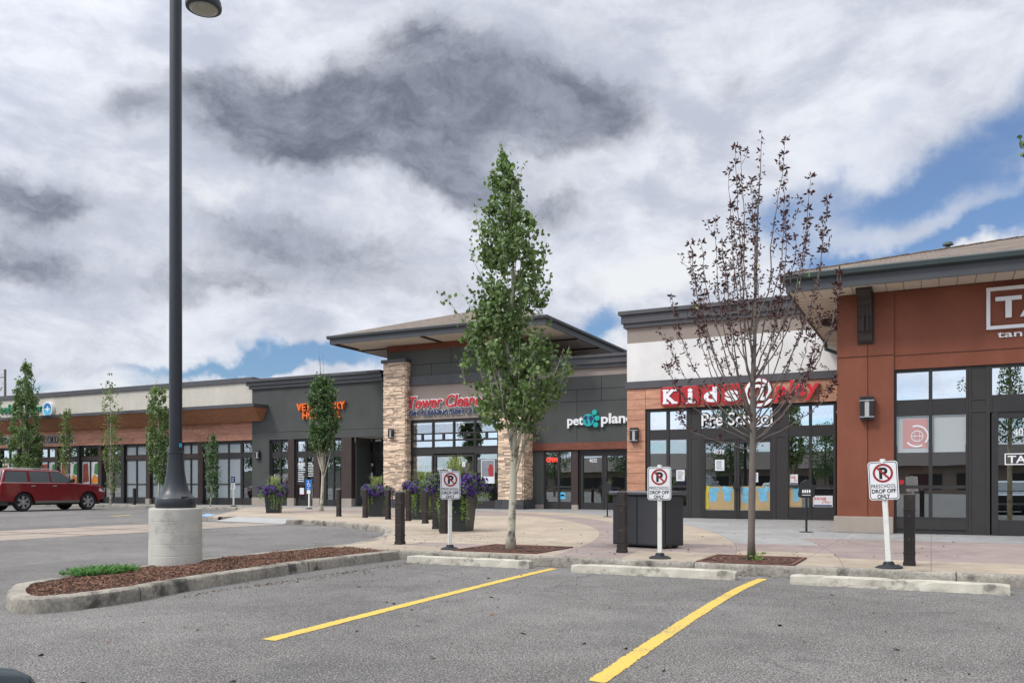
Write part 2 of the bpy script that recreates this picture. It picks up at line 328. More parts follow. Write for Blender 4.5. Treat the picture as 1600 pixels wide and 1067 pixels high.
M = dict(
    asphalt=asphalt_mat(), plaza=plaza_mat(), shingle=shingle_mat(),
    yellow=paint_mat('yellow_paint', (.56, .395, .075), .9), blue_paint=paint_mat('blue_paint', (.22, .36, .55), .8),
    kerb=mat('kerb_concrete', (.29, .265, .22), .9, .2, 3.5, .5, 70, stain=(.055, .05, .042, .95), ss=2.6, streak=.35, joints=3.05),
    stop=mat('stop_concrete', (.45, .42, .345), .9, .25, 5, .6, 50, stain=(.11, .10, .085, .8), ss=4.5),
    pier=mat('pier_concrete', (.52, .50, .44), .85, .12, 2.5, .35, 40, stain=(.25, .235, .21, .6), ss=2.4, streak=.14),
    band=mat('crosswalk_concrete', (.28, .235, .195), .9, .15, 2, .3, 80, stain=(.2, .165, .13, .5), ss=1.2),
    ramp=mat('ramp_concrete', (.31, .31, .30), .9, .12, 3, .3, 80),
    stucco_grey=mat('grey_stucco', (.082, .085, .081), .92, .12, .9, .5, 130, spec=.2, streak=.07),
    stucco_grey2=mat('grey_green_stucco', (.098, .104, .095), .92, .07, .9, .5, 130, spec=.2, streak=.05),
    taupe=mat('taupe_stucco', (.30, .25, .215), .92, .05, .8, .4, 130, spec=.2, streak=.05),
    white=mat('white_stucco', (.75, .73, .70), .92, .06, .7, .4, 130, spec=.2, streak=.07, stain=(.5, .48, .44, .25), ss=.6),
    cream=mat('cream_stucco', (.58, .54, .46), .92, .06, .7, .4, 130, spec=.2, streak=.1, stain=(.36, .33, .28, .3), ss=.6),
    red=mat('brick_red_stucco', (.235, .086, .054), .92, .14, 1.0, .6, 110, spec=.2, streak=.12, stain=(.15, .06, .042, .35), ss=.7),
    plinth=mat('plinth_stone', (.36, .31, .26), .9, .1, 2, .3, 60, streak=.1),
    metal_cap=mat('charcoal_flashing', (.072, .070, .074), .5, .12, 1.5, 0, 50, spec=.5, streak=.15),
    fascia=mat('slate_fascia', (.060, .064, .068), .55, .1, 1.5, 0, 50),
    soffit=mat('beige_soffit', (.62, .54, .44), .8, .06, 1.2),
    bracket=mat('brown_bracket', (.050, .036, .031), .7, .15, 5, .3, 60),
    bronze=mat('dark_bronze_frame', (.030, .028, .027), .45, .12, 3, 0, 60),
    bronze2=mat('dark_bronze_panel', (.034, .031, .029), .6, .1, 3, .2, 60),
    mull=mat('brown_mullion', (.048, .031, .027), .6, .15, 3),
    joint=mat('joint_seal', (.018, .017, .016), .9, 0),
    joint_red=mat('red_joint', (.075, .025, .015), .9, 0),
    wood=wood_mat('orange_panel', (.50, .26, .17)), wood2=wood_mat('brown_panel', (.50, .245, .165)),
    soffit_wood=wood_mat('canopy_wood', (.36, .165, .088), .22), beam=wood_mat('red_brown_beam', (.17, .062, .040)),
    stone=mat('ledge_stone', (.64, .49, .36), .9, .2, 9, .8, 45, island=.5),
    stone_dark=mat('dark_stone', (.055, .056, .06), .8, .25, 6, .6, 40, island=.3),
    glass=glass_mat('window_glass', .36), glass_hi=glass_mat('transom_glass', .62),
    glass_door=glass_mat('door_glass', .30),
    frost=mat('frosted_glass', (.27, .305, .32), .22, .05, .6, spec=.7),
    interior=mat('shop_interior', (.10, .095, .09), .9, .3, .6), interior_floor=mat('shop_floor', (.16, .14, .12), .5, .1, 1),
    paper=mat('white_paper', (.72, .74, .76), .7, .03), kraft=mat('kraft_paper', (.42, .31, .16), .85, .12, 4),
    art=mat('blue_artwork', (.16, .42, .58), .8, .3, 9), ylw=mat('yellow_fabric', (.5, .42, .05), .8, .2, 5),
    black=mat('black_metal', (.018, .018, .019), .45, .1, 4), pole=mat('lamp_post_metal', (.012, .015, .020), .38, .12, 2, .05, 40, spec=.6),
    lens=mat('lamp_lens', (.40, .40, .33), .35, .1, 5), acryl=mat('lamp_acrylic', (.42, .42, .41), .4, .05), steel=mat('band_steel', (.45, .45, .45), .35, .05, metal=.8),
    wpost=mat('white_post', (.72, .72, .66), .55, .06, 5, stain=(.4, .38, .33, .35), ss=6), sign_white=mat('sign_white', (.74, .74, .74), .45, .04, 4),
    sign_black=mat('sign_black', (.012, .012, .013), .5, 0), sign_red=mat('sign_red', (.30, .018, .022), .5, .06, 5), sign_blue=mat('sign_blue', (.02, .13, .46), .5, .05),
    navy=mat('navy', (.014, .035, .13), .5, .05), lt_blue=mat('light_blue', (.10, .48, .72), .5, .1), teal=mat('teal_sign', (.015, .38, .36), .45, .06), cyan=mat('cyan_tape', (.02, .38, .60), .5, 0),
    tile_red=mat('red_sign_face', (.42, .020, .026), .35, .05, 3), let_white=mat('white_letter', (.80, .80, .80), .4, .02), let_red=mat('red_letter', (.60, .026, .034), .4, .04),
    orange=mat('orange_letter', (.85, .175, .030), .4, .04), green=mat('green_letter', (.010, .20, .10), .4, .04), let_blk=mat('black_letter', (.012, .012, .014), .45, 0),
    let_side=mat('letter_return', (.05, .05, .055), .5, 0),
    bin=mat('enclosure_metal', (.040, .041, .044), .5, .08, 2, 0, 40, streak=.1), bin_top=mat('enclosure_lid', (.095, .10, .11), .3, .1, 2, spec=.6),
    bollard=mat('bollard_brown', (.024, .018, .016), .55, .16, 5, .15, 50, stain=(.11, .085, .07, .3), ss=5),
    grate=mat('rusty_grate', (.13, .055, .036), .8, .3, 5, .4, 60), soil=mat('soil', (.035, .024, .018), .95, .3, 8, .6, 60),
    mulch=mat('bark_mulch', (.15, .078, .050), .9, .35, 8, .3, 60, island=.85), pot=mat('planter_metal', (.030, .035, .036), .42, .1, 3),
    leaf=mat('aspen_leaf', (.145, .205, .082), .5, .3, 2.5, island=.5, trans=.25, spec=.35),
    leaf_dk=mat('dark_leaf', (.075, .130, .046), .5, .2, 1.5, island=.35, trans=.22), leaf_lt=mat('pale_leaf', (.16, .20, .075), .55, .2, 1.5, island=.35, trans=.25),
    leaf_pu=mat('purple_leaf', (.078, .028, .034), .55, .2, 4, island=.4, trans=.18), leaf_vine=mat('lime_vine', (.20, .30, .07), .55, .2, 6, island=.3, trans=.25),
    plume=mat('straw_blades', (.32, .36, .15), .6, .15, 6, island=.3, trans=.2), petal=mat('purple_petal', (.075, .028, .21), .55, .15, 6, island=.45, trans=.2),
    petal_r=mat('red_petal', (.45, .05, .05), .55, .15, 6, island=.3, trans=.2),
    juniper=mat('juniper_green', (.055, .16, .022), .7, .2, 6, island=.4, trans=.15),
    bark=mat('aspen_bark', (.47, .44, .335), .85, .1, 6, .5, 50, stain=(.06, .055, .045, .85), ss=6.5), bark_br=mat('brown_bark', (.155, .13, .11), .85, .15, 12, .4, 60),
    twig=mat('twig', (.10, .08, .06), .85, .15, 12),
    debris=mat('fallen_leaf', (.10, .055, .035), .9, .3, 3, island=.7),
    car_red=mat('red_car_paint', (.17, .006, .011), .28, .04, 1, coat=.9, spec=.5), car_dark=mat('dark_car_paint', (.008, .022, .026), .25, .04, 1, coat=.9),
    car_silver=mat('silver_car_paint', (.42, .44, .47), .3, .04, 1, coat=.8), car_white=mat('white_car_paint', (.70, .70, .70), .3, .03, 1, coat=.8),
    tyre=mat('tyre_rubber', (.018, .018, .018), .8, .15, 8), rim=mat('rim_silver', (.55, .55, .56), .3, .05, metal=.6), trim=mat('grey_trim', (.12, .115, .105), .5, .05), chrome=mat('chrome', (.62, .62, .64), .18, .02, metal=.9),
    car_glass=glass_mat('car_glass', .35, (.10, .12, .12)), car_in=mat('car_interior', (.03, .03, .03), .8, .1), headlight=mat('headlight', (.55, .56, .55), .15, .05, spec=.8), tail=mat('tail_light', (.35, .02, .02), .3, .05),
    far_wall=mat('far_wall', (.30, .24, .19), .9, .1, .5), rubber=mat('rubber_base', (.012, .014, .018), .6, .1),
    conduit=mat('grey_green_pipe', (.06, .085, .085), .5, .1))
def emis(name, c, k):
    m, t, p = principled(name); p.inputs['Base Color'].default_value = tuple(c) + (1,)
    p.inputs['Emission Color'].default_value = tuple(c) + (1,); p.inputs['Emission Strength'].default_value = k
    return m
M['side_glass'] = mat('tinted_side_glass', (.10, .115, .12), .08, .1, 1, spec=.9)
M['neon'] = emis('red_neon', (1, .06, .03), 1.1)

# ------------------------------------------------------------------ mesh builder
class MB:
    def __init__(s): s.v = []; s.f = []
    def add(s, vs, fs):
        n = len(s.v); s.v += [tuple(v) for v in vs]; s.f += [tuple(i + n for i in f) for f in fs]; return s
    def box(s, x0, x1, y0, y1, z0, z1):
        return s.add([(x0, y0, z0), (x1, y0, z0), (x1, y1, z0), (x0, y1, z0), (x0, y0, z1), (x1, y0, z1), (x1, y1, z1), (x0, y1, z1)],
                     [(0, 3, 2, 1), (4, 5, 6, 7), (0, 1, 5, 4), (1, 2, 6, 5), (2, 3, 7, 6), (3, 0, 4, 7)])
    def quad(s, a, b, c, d): return s.add([a, b, c, d], [(0, 1, 2, 3)])
    def prism(s, pts, axis, a, b):
        """closed outline (2D) pulled along an axis from a to b"""
        n = len(pts)
        def P(p, t): return {'x': (t, p[0], p[1]), 'y': (p[0], t, p[1]), 'z': (p[0], p[1], t)}[axis]
        vs = [P(p, a) for p in pts] + [P(p, b) for p in pts]
        fs = [tuple(range(n))[::-1], tuple(range(n, 2 * n))] + [(i, (i + 1) % n, n + (i + 1) % n, n + i) for i in range(n)]
        return s.add(vs, fs)
    def lathe(s, prof, seg=24, c=(0, 0), caps=True):
        n0 = len(s.v); vs = []; fs = []
        for r, z in prof:
            for k in range(seg):
                a = 2 * math.pi * k / seg; vs.append((c[0] + r * math.cos(a), c[1] + r * math.sin(a), z))
        for i in range(len(prof) - 1):
            for k in range(seg):
                k2 = (k + 1) % seg; fs.append((i * seg + k, i * seg + k2, (i + 1) * seg + k2, (i + 1) * seg + k))
        if caps: fs.append(tuple(range(seg))[::-1]); fs.append(tuple(range((len(prof) - 1) * seg, len(prof) * seg)))
        return s.add(vs, fs)
    def tube(s, pts, rads, seg=6):
        pts = [Vector(p) for p in pts]; vs = []; fs = []
        t0 = (pts[-1] - pts[0]).normalized()
        ref = Vector((1, 0, 0)) if abs(t0.x) < .8 else Vector((0, 1, 0))
        for i, p in enumerate(pts):
            t = (pts[min(i + 1, len(pts) - 1)] - pts[max(i - 1, 0)]).normalized()
            a = t.cross(ref).normalized(); b = t.cross(a)
            for k in range(seg):
                an = 2 * math.pi * k / seg; vs.append(p + (a * math.cos(an) + b * math.sin(an)) * rads[i])
        for i in range(len(pts) - 1):
            for k in range(seg):
                k2 = (k + 1) % seg; fs.append((i * seg + k, i * seg + k2, (i + 1) * seg + k2, (i + 1) * seg + k))
        fs.append(tuple(range(seg))); fs.append(tuple(range((len(pts) - 1) * seg, len(pts) * seg))[::-1])
        return s.add(vs, fs)
    def build(s, name, material, parent=None, smooth=False, bevel=0, fix=True, seg=2):
        me = bpy.data.meshes.new(name); me.from_pydata(s.v, [], s.f)
        if fix:
            bm = bmesh.new(); bm.from_mesh(me); bmesh.ops.recalc_face_normals(bm, faces=bm.faces); bm.to_mesh(me); bm.free()
        me.materials.append(M[material] if isinstance(material, str) else material)
        o = bpy.data.objects.new(name, me); col.objects.link(o)
        if smooth:
            me.shade_smooth()
            if smooth == 'auto': me.set_sharp_from_angle(angle=R(40))
        if bevel:
            md = o.modifiers.new('bevel', 'BEVEL'); md.width = bevel; md.segments = seg; md.limit_method = 'ANGLE'; md.angle_limit = R(35)
        if parent is not None: o.parent = parent
        return o
def tag(o, label=None, cat=None, group=None, kind=None):
    if label: o['label'] = label
    if cat: o['category'] = cat
    if group: o['group'] = group
    if kind: o['kind'] = kind
    return o
def thing(name, label, cat, loc=(0, 0, 0), rz=0, group=None):
    o = bpy.data.objects.new(name, None); col.objects.link(o)
    o.location = loc; o.rotation_euler = (0, 0, rz); o.empty_display_size = .2
    return tag(o, label, cat, group)
def dup(root, loc, rz, label, scale=1.0):
    """the thing, its parts and its sub-parts, once more"""
    r = root.copy(); col.objects.link(r); r.location = loc; r.rotation_euler = (0, 0, rz); r.scale = (scale,) * 3; r['label'] = label
    for ch in list(root.children):
        c = ch.copy(); col.objects.link(c); c.parent = r
        for g in list(ch.children):
            q = g.copy(); col.objects.link(q); q.parent = c
    return r
def text_mesh(name, s, material, parent, x0, x1, z0, z1, Y, depth=.04, bold=0.0, shear=0.0, back=None, spacing=1.0, border=None, bgrow=.03, rise=0.0):
    """lettering standing on a wall that faces -Y; fitted to x0..x1, z0..z1; border = material of an outline plate behind"""
    def curve(off, ext):
        cu = bpy.data.curves.new(name, 'FONT'); cu.body = s; cu.size = 1; cu.offset = off; cu.extrude = ext; cu.shear = shear
        cu.space_character = spacing; cu.resolution_u = 4
        ob = bpy.data.objects.new(name, cu); col.objects.link(ob)
        dg = bpy.context.evaluated_depsgraph_get(); me = bpy.data.meshes.new_from_object(ob.evaluated_get(dg))
        bpy.data.objects.remove(ob); bpy.data.curves.remove(cu)
        return me
    me = curve(bold, .5)
    xs = [v.co.x for v in me.vertices]; ys = [v.co.y for v in me.vertices]
    ax, bx, ay, by = min(xs), max(xs), min(ys), max(ys)
    sx = (x1 - x0) / (bx - ax); sz = (z1 - z0) / (by - ay)
    def place(me, d0, d1):
        for v in me.vertices:
            x = x0 + (v.co.x - ax) * sx; z = z0 + (v.co.y - ay) * sz + (x - x0) * rise
            v.co = (x, Y - (d1 if v.co.z > 0 else d0), z)
        me.update()
    place(me, 0.0 if not border else depth * .55, depth)
    me.name = name; me.materials.append(M[material] if isinstance(material, str) else material)
    o = bpy.data.objects.new(name, me); col.objects.link(o); o.parent = parent
    if border:
        mb = curve(bold + bgrow, .5); place(mb, 0.0, depth * .5); mb.name = 'letter_outline'
        mb.materials.append(M[border]); b = bpy.data.objects.new('letter_outline', mb); col.objects.link(b); b.parent = o
    return o
def settle(root, base):
    """move the Empty to the thing's base while its world-built parts stay where they are"""
    b = Vector(base)
    for ch in root.children: ch.location = Vector(ch.location) - b
    root.location = b

# ================================================================== ground
g = MB().box(-1500, 1500, -1500, 1500, LOT - .5, LOT)
tag(g.build('parking_lot_ground', 'asphalt'), kind='structure')

def arc(cx, cy, r, a0, a1, n):
    return [(cx + r * math.cos(R(a0 + (a1 - a0) * i / n)), cy + r * math.sin(R(a0 + (a1 - a0) * i / n))) for i in range(n + 1)]
def smooth_line(pts, n=6):
    out = []
    for i in range(len(pts) - 1):
        p0 = pts[max(i - 1, 0)]; p1 = pts[i]; p2 = pts[i + 1]; p3 = pts[min(i + 2, len(pts) - 1)]
        for k in range(n):
            t = k / n
            out.append(tuple(.5 * ((2 * p1[j]) + (-p0[j] + p2[j]) * t + (2 * p0[j] - 5 * p1[j] + 4 * p2[j] - p3[j]) * t * t + (-p0[j] + 3 * p1[j] - 3 * p2[j] + p3[j]) * t ** 3) for j in (0, 1)))
    out.append(pts[-1]); return out
def offset(pts, d, closed=False):
    """polyline moved d to its left"""
    n = len(pts); out = []
    for i in range(n):
        if closed: a, b, c = pts[i - 1], pts[i], pts[(i + 1) % n]
        else: a, b, c = pts[max(i - 1, 0)], pts[i], pts[min(i + 1, n - 1)]
        def nrm(p, q):
            x, y = q[0] - p[0], q[1] - p[1]; l = math.hypot(x, y) or 1; return (-y / l, x / l) if math.hypot(x, y) > 1e-9 else None
        n1 = nrm(a, b) or nrm(b, c); n2 = nrm(b, c) or n1
        m = (n1[0] + n2[0], n1[1] + n2[1]); l = math.hypot(*m) or 1; m = (m[0] / l, m[1] / l)
        k = d / max(.4, m[0] * n1[0] + m[1] * n1[1]); out.append((b[0] + m[0] * k, b[1] + m[1] * k))
    return out
def kerb_mesh(pts, width=.16, closed=False, z0=LOT - .05, z1=.004, seed=1):
    """kerb along a polyline, body on its left; rounded nose and slightly battered, worn face"""
    prof = [(0.0, z0), (.012, z1 - .045), (.022, z1 - .015), (.045, z1), (width, z1), (width, z1 - .06)]
    rr = random.Random(seed); mb = MB(); n = len(pts)
    rings = [offset(pts, d, closed) for d, _ in prof]
    vs = []
    for i in range(n):
        for j, (d, z) in enumerate(prof):
            jz = (rr.random() - .5) * .006 if 0 < j < 5 else 0
            vs.append((rings[j][i][0] + (rr.random() - .5) * .006, rings[j][i][1] + (rr.random() - .5) * .006, z + jz))
    k = len(prof); fs = []
    for i in range(n if closed else n - 1):
        a, b = i * k, ((i + 1) % n) * k
        for j in range(k - 1): fs.append((a + j, b + j, b + j + 1, a + j + 1))
    mb.add(vs, fs); return mb
def resample(pts, step=.25):
    out = [pts[0]]
    for a, b in zip(pts, pts[1:]):
        l = math.dist(a, b); k = max(1, int(l / step))
        for i in range(1, k + 1): out.append((a[0] + (b[0] - a[0]) * i / k, a[1] + (b[1] - a[1]) * i / k))
    return out
# plaza outline, kerb face on the outside (body to the left walking right -> left along the front)
edge = [(30, 10.97), (-7.42, 10.97)]
curve_l = smooth_line([(-9.12, 11.3), (-9.25, 12.3), (-9.8, 13.7), (-10.75, 15.3), (-12.3, 17.3), (-14.7, 19.0), (-16.4, 19.65), (-17.5, 19.8)], 6)
ramp_l = [(-17.5, 19.8), (-21.1, 20.6)]
nose = smooth_line([(-21.1, 20.6), (-21.9, 20.9), (-23.0, 22.3), (-26.0, 26.2), (-28.6, 29.3), (-29.6, 30.6)], 5)
far = [(-29.6, 30.6), (-34.5, 31.0), (-36, 31.9), (-80, 31.9)]
outline = edge + curve_l + nose + far[1:] + [(-80, 60), (30, 60)]
o_in = [(30, 11.1), (-7.5, 11.1)] + [(-9.0, 11.2)] + offset(curve_l, -.15) + [(-17.5, 20.6), (-21.1, 21.4)] + offset(nose, -.15) + [(-34.5, 31.15), (-36, 32.05), (-80, 32.05), (-80, 60), (30, 60)]
pl = MB(); pl.prism(o_in, 'z', LOT - .3, 0.0)
tag(pl.build('plaza_pavement', 'plaza'), kind='structure')
rp = MB().add([(-17.5, 19.7, LOT + .008), (-21.1, 20.45, LOT + .008), (-21.1, 21.5, .004), (-17.5, 20.7, .004)], [(0, 3, 2, 1)])
tag(rp.build('kerb_ramp', 'ramp'), kind='structure')
rb = MB()
for i in range(9):
    x = -17.8 - i * .38; y = 20.0 + (-17.5 - x) * .2
    rb.box(x - .1, x, y + .05, y + .9, LOT + .01, .012)
fr = MB()
def flip(p): return p[::-1]
k1 = kerb_mesh(resample(flip(edge), .3), seed=2); k2 = kerb_mesh(resample(flip(curve_l), .2), seed=3)
k3 = kerb_mesh(resample(flip(nose), .3), seed=4); k4 = kerb_mesh(resample(flip(far), .4), seed=5)
# after flipping, the plaza lies on the left when walking towards +X
for k in (k1,): tag(k.build('front_kerb', 'kerb', smooth='auto'), kind='structure')
tag(k2.build('curved_kerb', 'kerb', smooth='auto'), kind='structure')
tag(k3.build('corner_kerb', 'kerb', smooth='auto'), kind='structure')
tag(k4.build('far_kerb', 'kerb', smooth='auto'), kind='structure')
# crosswalk of tinted concrete across the lot
cw = MB().box(-21.3, -17.5, -30, 19.75, LOT - .02, LOT + .004)
tag(cw.build('crosswalk', 'band'), kind='structure')
cwj = MB()
for i in range(-12, 9): cwj.box(-21.3, -17.5, i * 2.2 - .012, i * 2.2 + .012, LOT, LOT + .008)
cwj.box(-19.42, -19.40, -30, 19.7, LOT, LOT + .0082)
tag(cwj.build('crosswalk_joints', 'joint'), kind='structure')
# blue paint of the accessible stall
pa, pb, pc, pd = gp(312, 806, LOT), gp(346, 808, LOT), gp(352, 804, LOT), gp(322, 802.5, LOT)
tag(MB().add([(p.x, p.y, LOT + .005) for p in (pa, pb, pc, pd)], [(0, 1, 2, 3)]).build('blue_stall_marking', 'blue_paint'), kind='structure')
# yellow stall lines, wavering hand-sprayed edges
def stall_line(name, xa, ya, xb, yb, wd, seed, bend=.03):
    rr = random.Random(seed); n = 220; mb = MB(); vs = []
    for i in range(n + 1):
        t = i / n; x = xa + (xb - xa) * t + bend * (max(0, t - .7) / .3) ** 2 - bend * .5 * math.sin(3.14159 * t); y = ya + (yb - ya) * t
        e = .011 if 0 < i < n else .02
        vs += [(x - wd / 2 + rr.uniform(-e, e) * .7, y + rr.uniform(-e, e) * .5, LOT + .004), (x + wd / 2 + rr.uniform(-e, e) * .7, y + rr.uniform(-e, e) * .5, LOT + .004)]
    mb.add(vs, [(2 * i, 2 * i + 1, 2 * i + 3, 2 * i + 2) for i in range(n)])
    return tag(mb.build(name, 'yellow'), kind='structure')
l1a, l1b = gp(419, 1000, LOT), gp(862, 888, LOT); l2a, l2b = gp(929, 1067, LOT), gp(1188, 904, LOT)
stall_line('yellow_stall_line', l1a.x, l1a.y, l1b.x, l1b.y, .125, 1)
sl = (l2b.x - l2a.x) / (l2b.y - l2a.y)
stall_line('yellow_stall_line', l2b.x - sl * (l2b.y - 4.6), 4.6, l2b.x - .04, l2b.y, .118, 2, .07)
stall_line('yellow_stall_line', 1.15, 4.7, .95, 10.5, .13, 3)
tag(MB().box(-37.9 - 0, -37.8, 20, 20.1, LOT, LOT + .004).build('yellow_paint_mark', 'yellow'), kind='structure')
f_l = gp(170, 806, LOT), gp(200, 804.5, LOT)
tag(MB().add([(f_l[0].x, f_l[0].y, LOT + .005), (f_l[0].x + .3, f_l[0].y, LOT + .005), (f_l[1].x + .3, f_l[1].y, LOT + .005), (f_l[1].x, f_l[1].y, LOT + .005)], [(0, 1, 2, 3)]).build('yellow_paint_mark', 'yellow'), kind='structure')

# planted island: kerb ring, mulch bed
ring = [(-7.05, 11.0), (-7.0, 6.6)]
tip = [gp(303, 902.5), gp(216, 918), gp(120, 930), gp(60, 935), gp(22, 934), gp(8, 927), gp(14, 917), gp(44, 908)]
ring = [(-7.42, 10.97), (-7.47, 9.9), (-7.46, 8.8)] + [(p.x, p.y) for p in tip] + [(-8.95, 7.4), (-9.1, 9.4), (-9.12, 11.3)]
ring_s = smooth_line(ring, 6)
isl_k = kerb_mesh(resample(flip(ring_s), .2), width=.17, seed=8)
tag(isl_k.build('island_kerb', 'kerb', smooth='auto'), kind='structure')
inner = offset(ring_s, -.15)
bed_poly = inner + [(-8.6, 11.6), (-7.6, 11.3)]
tag(MB().prism(bed_poly, 'z', LOT - .1, -.035).build('island_soil', 'soil'), kind='structure')
def inside(poly, x, y):
    c = False; j = len(poly) - 1
    for i in range(len(poly)):
        if (poly[i][1] > y) != (poly[j][1] > y) and x < (poly[j][0] - poly[i][0]) * (y - poly[i][1]) / (poly[j][1] - poly[i][1]) + poly[i][0]: c = not c
        j = i
    return c
# pavement wedge between the island and the curved kerb
m = MB()
rr = random.Random(5); xs = [p[0] for p in bed_poly]; ys = [p[1] for p in bed_poly]
mulch_end = [(-7.25, 10.9), (-8.95, 11.25)]
n = 0
while n < 15000:
    x = rr.uniform(min(xs), max(xs)); y = rr.uniform(min(ys), 11.35)
    if not inside(bed_poly, x, y) or y > 10.9 + (-7.4 - x) * .2: continue
    e = min(math.dist((x, y), q) for q in inner[::3]); hump = min(1, e / .5)
    z = -.034 + hump * .03 + rr.random() * .022 + .012 * noise.noise(Vector((x * 4, y * 4, 0)))
    L, W = rr.uniform(.015, .055), rr.uniform(.004, .014); a = rr.uniform(0, 6.28); tl = rr.uniform(-.5, .5)
    dx, dy = math.cos(a), math.sin(a)
    p = Vector((x, y, z)); u = Vector((dx, dy, tl)) * L * .5; v = Vector((-dy, dx, rr.uniform(-.6, .6))) * W * .5; h = Vector((0, 0, .004))
    m.add([p - u - v, p + u - v * .6, p + u + v, p - u * .8 + v, p - u * .3 + h * 2], [(0, 1, 4), (1, 2, 4), (2, 3, 4), (3, 0, 4)]); n += 1
tag(m.build('bark_mulch', 'mulch', fix=False), 'red brown bark mulch filling the kerbed island around the lamp pier', 'mulch', kind='stuff')
m = MB()
for cx_, cy_, r_, nb in ((150, 896, .30, 420), (178, 893, .26, 360), (125, 899, .2, 220), (195, 893, .15, 120)):
    c = gp(cx_, cy_)
    for i in range(nb):
        a = rr.uniform(0, 6.28); q = r_ * math.sqrt(rr.random()); b = c + Vector((math.cos(a) * q, math.sin(a) * q * .8, -.0))
        t = b + Vector((math.cos(a) * rr.uniform(.02, .07), math.sin(a) * rr.uniform(.02, .07), rr.uniform(.02, .085)))
        for k in range(4):
            f = b.lerp(t, .3 + .2 * k); an = rr.uniform(0, 6.28); s_ = Vector((math.cos(an), math.sin(an), rr.uniform(.1, .9))) * .028
            w_ = Vector((-math.sin(an), math.cos(an), 0)) * .005
            m.add([f - w_, f + w_, f + s_ + w_ * .4, f + s_ - w_ * .4], [(0, 1, 2, 3)])
jn = m.build('juniper_shrub', 'juniper', fix=False); tag(jn, 'low bright green creeping shrub on the mulch near the tip of the island', 'shrub')

# wheel stops
def wheel_stop(x0, x1, y, label, seed, rz=0):
    rr = random.Random(seed); n = 28; prof = [(-.088, 0), (-.084, .03), (-.072, .096), (-.058, .110), (.058, .110), (.072, .096), (.084, .03), (.088, 0)]
    mb = MB(); vs = []; L = x1 - x0
    for i in range(n + 1):
        x = -L / 2 + L * i / n
        if i in (0, n): sc = .9
        else: sc = 1.0
        for (py_, pz) in prof:
            ch = rr.random() < .06 and pz > .05
            vs.append((x + (.0 if sc == 1 else 0), py_ * sc + rr.uniform(-.003, .003), max(0, pz * sc + rr.uniform(-.003, .003) - (.022 if ch else 0))))
    k = len(prof); fs = [tuple(range(k)), tuple(range(n * k, n * k + k))[::-1]]
    for i in range(n):
        for j in range(k - 1): fs.append((i * k + j, i * k + j + 1, (i + 1) * k + j + 1, (i + 1) * k + j))
    mb.add(vs, fs)
    o = mb.build('wheel_stop', 'stop'); o.location = ((x0 + x1) / 2, y, LOT); o.rotation_euler = (0, 0, rz)
    return tag(o, label, 'wheel stop', 'concrete wheel stops along the kerb')
wheel_stop(-7.0, -4.98, 10.62, 'concrete wheel stop leftmost along the kerb, beside the mulch island', 11, R(-.3))
wheel_stop(-4.27, -2.13, 10.42, 'concrete wheel stop in the stall between the two yellow lines', 12, R(.6))
wheel_stop(-1.47, .74, 10.28, 'concrete wheel stop right of the right yellow line, nearest the camera', 13, R(-1))

# litter and leaves blown about the lot and against the kerbs
m = MB()
def scrap(x, y, z, s):
    a = rr.uniform(0, 6.28); p = Vector((x, y, z + .004)); u = Vector((math.cos(a), math.sin(a), rr.uniform(0, .3))) * s; v = Vector((-math.sin(a), math.cos(a), rr.uniform(0, .3))) * s * rr.uniform(.3, .7)
    m.add([p - u, p - v, p + u, p + v + Vector((0, 0, s * .3))], [(0, 1, 3), (1, 2, 3)])
for i in range(150):
    x, y = rr.uniform(-9, 1), rr.uniform(2.2, 10.2)
    scrap(x, y, LOT, rr.uniform(.005, .015) if rr.random() < .8 else rr.uniform(.016, .034))
for i in range(800):
    t = rr.random()
    if rr.random() < .5: x = rr.uniform(-7, .9); y = 10.94 - abs(rr.gauss(0, .07))
    else: x = -6.98 + abs(rr.gauss(0, .13)); y = rr.uniform(6.2, 10.8)
    scrap(x, y, LOT, rr.uniform(.006, .022))
for i in range(46):
    x, y = rr.uniform(-7, .9), rr.uniform(3, 10); scrap(x, y, LOT, rr.uniform(.016, .036))
for i in range(260):
    p = gp(rr.uniform(470, 1500), rr.uniform(812, 872)); scrap(p.x, p.y, 0, rr.uniform(.008, .03))
for i in range(120):
    p = gp(rr.gauss(730, 45), rr.gauss(838, 6)); scrap(p.x, p.y, 0, rr.uniform(.008, .022))
for i in range(80):
    q = rr.choice(curve_l); scrap(q[0] - abs(rr.gauss(0, .25)) - .03, q[1] - abs(rr.gauss(0, .15)), LOT, rr.uniform(.01, .025))
tag(m.build('fallen_leaves', 'debris', fix=False), 'brown scraps of leaf scattered on asphalt and paving', 'leaves', kind='stuff')

# ================================================================== shop front helpers
def intervals(a, b, holes):
    out = []; p = a
    for h0, h1 in sorted(holes):
        if h0 > p + 1e-4: out.append((p, h0))
        p = max(p, h1)
    if b > p + 1e-4: out.append((p, b))
    return out
def bay(parent, Y, x0, x1, z0, z1, cols, rows, name='window', frame='bronze', glass='glass', depth=.12, row_glass=None, panel=None):
    """frame members with real openings and panes set back in them"""
    fb = MB()
    for a, b in intervals(x0, x1, cols): fb.box(a, b, Y - .003, Y + depth, z0, z1)
    for ca, cb in cols:
        for a, b in intervals(z0, z1, rows): fb.box(ca, cb, Y + .012, Y + depth - .01, a, b)
    fo = fb.build(name, frame, parent)
    groups = {}
    for i, (ra, rb_) in enumerate(rows):
        gm = (row_glass or {}).get(i, glass)
        mb = groups.setdefault(gm, MB())
        for ca, cb in cols: mb.box(ca, cb, Y + .06, Y + .068, ra, rb_)
    for gm, mb in groups.items(): mb.build('pane', gm, fo)
    return fo
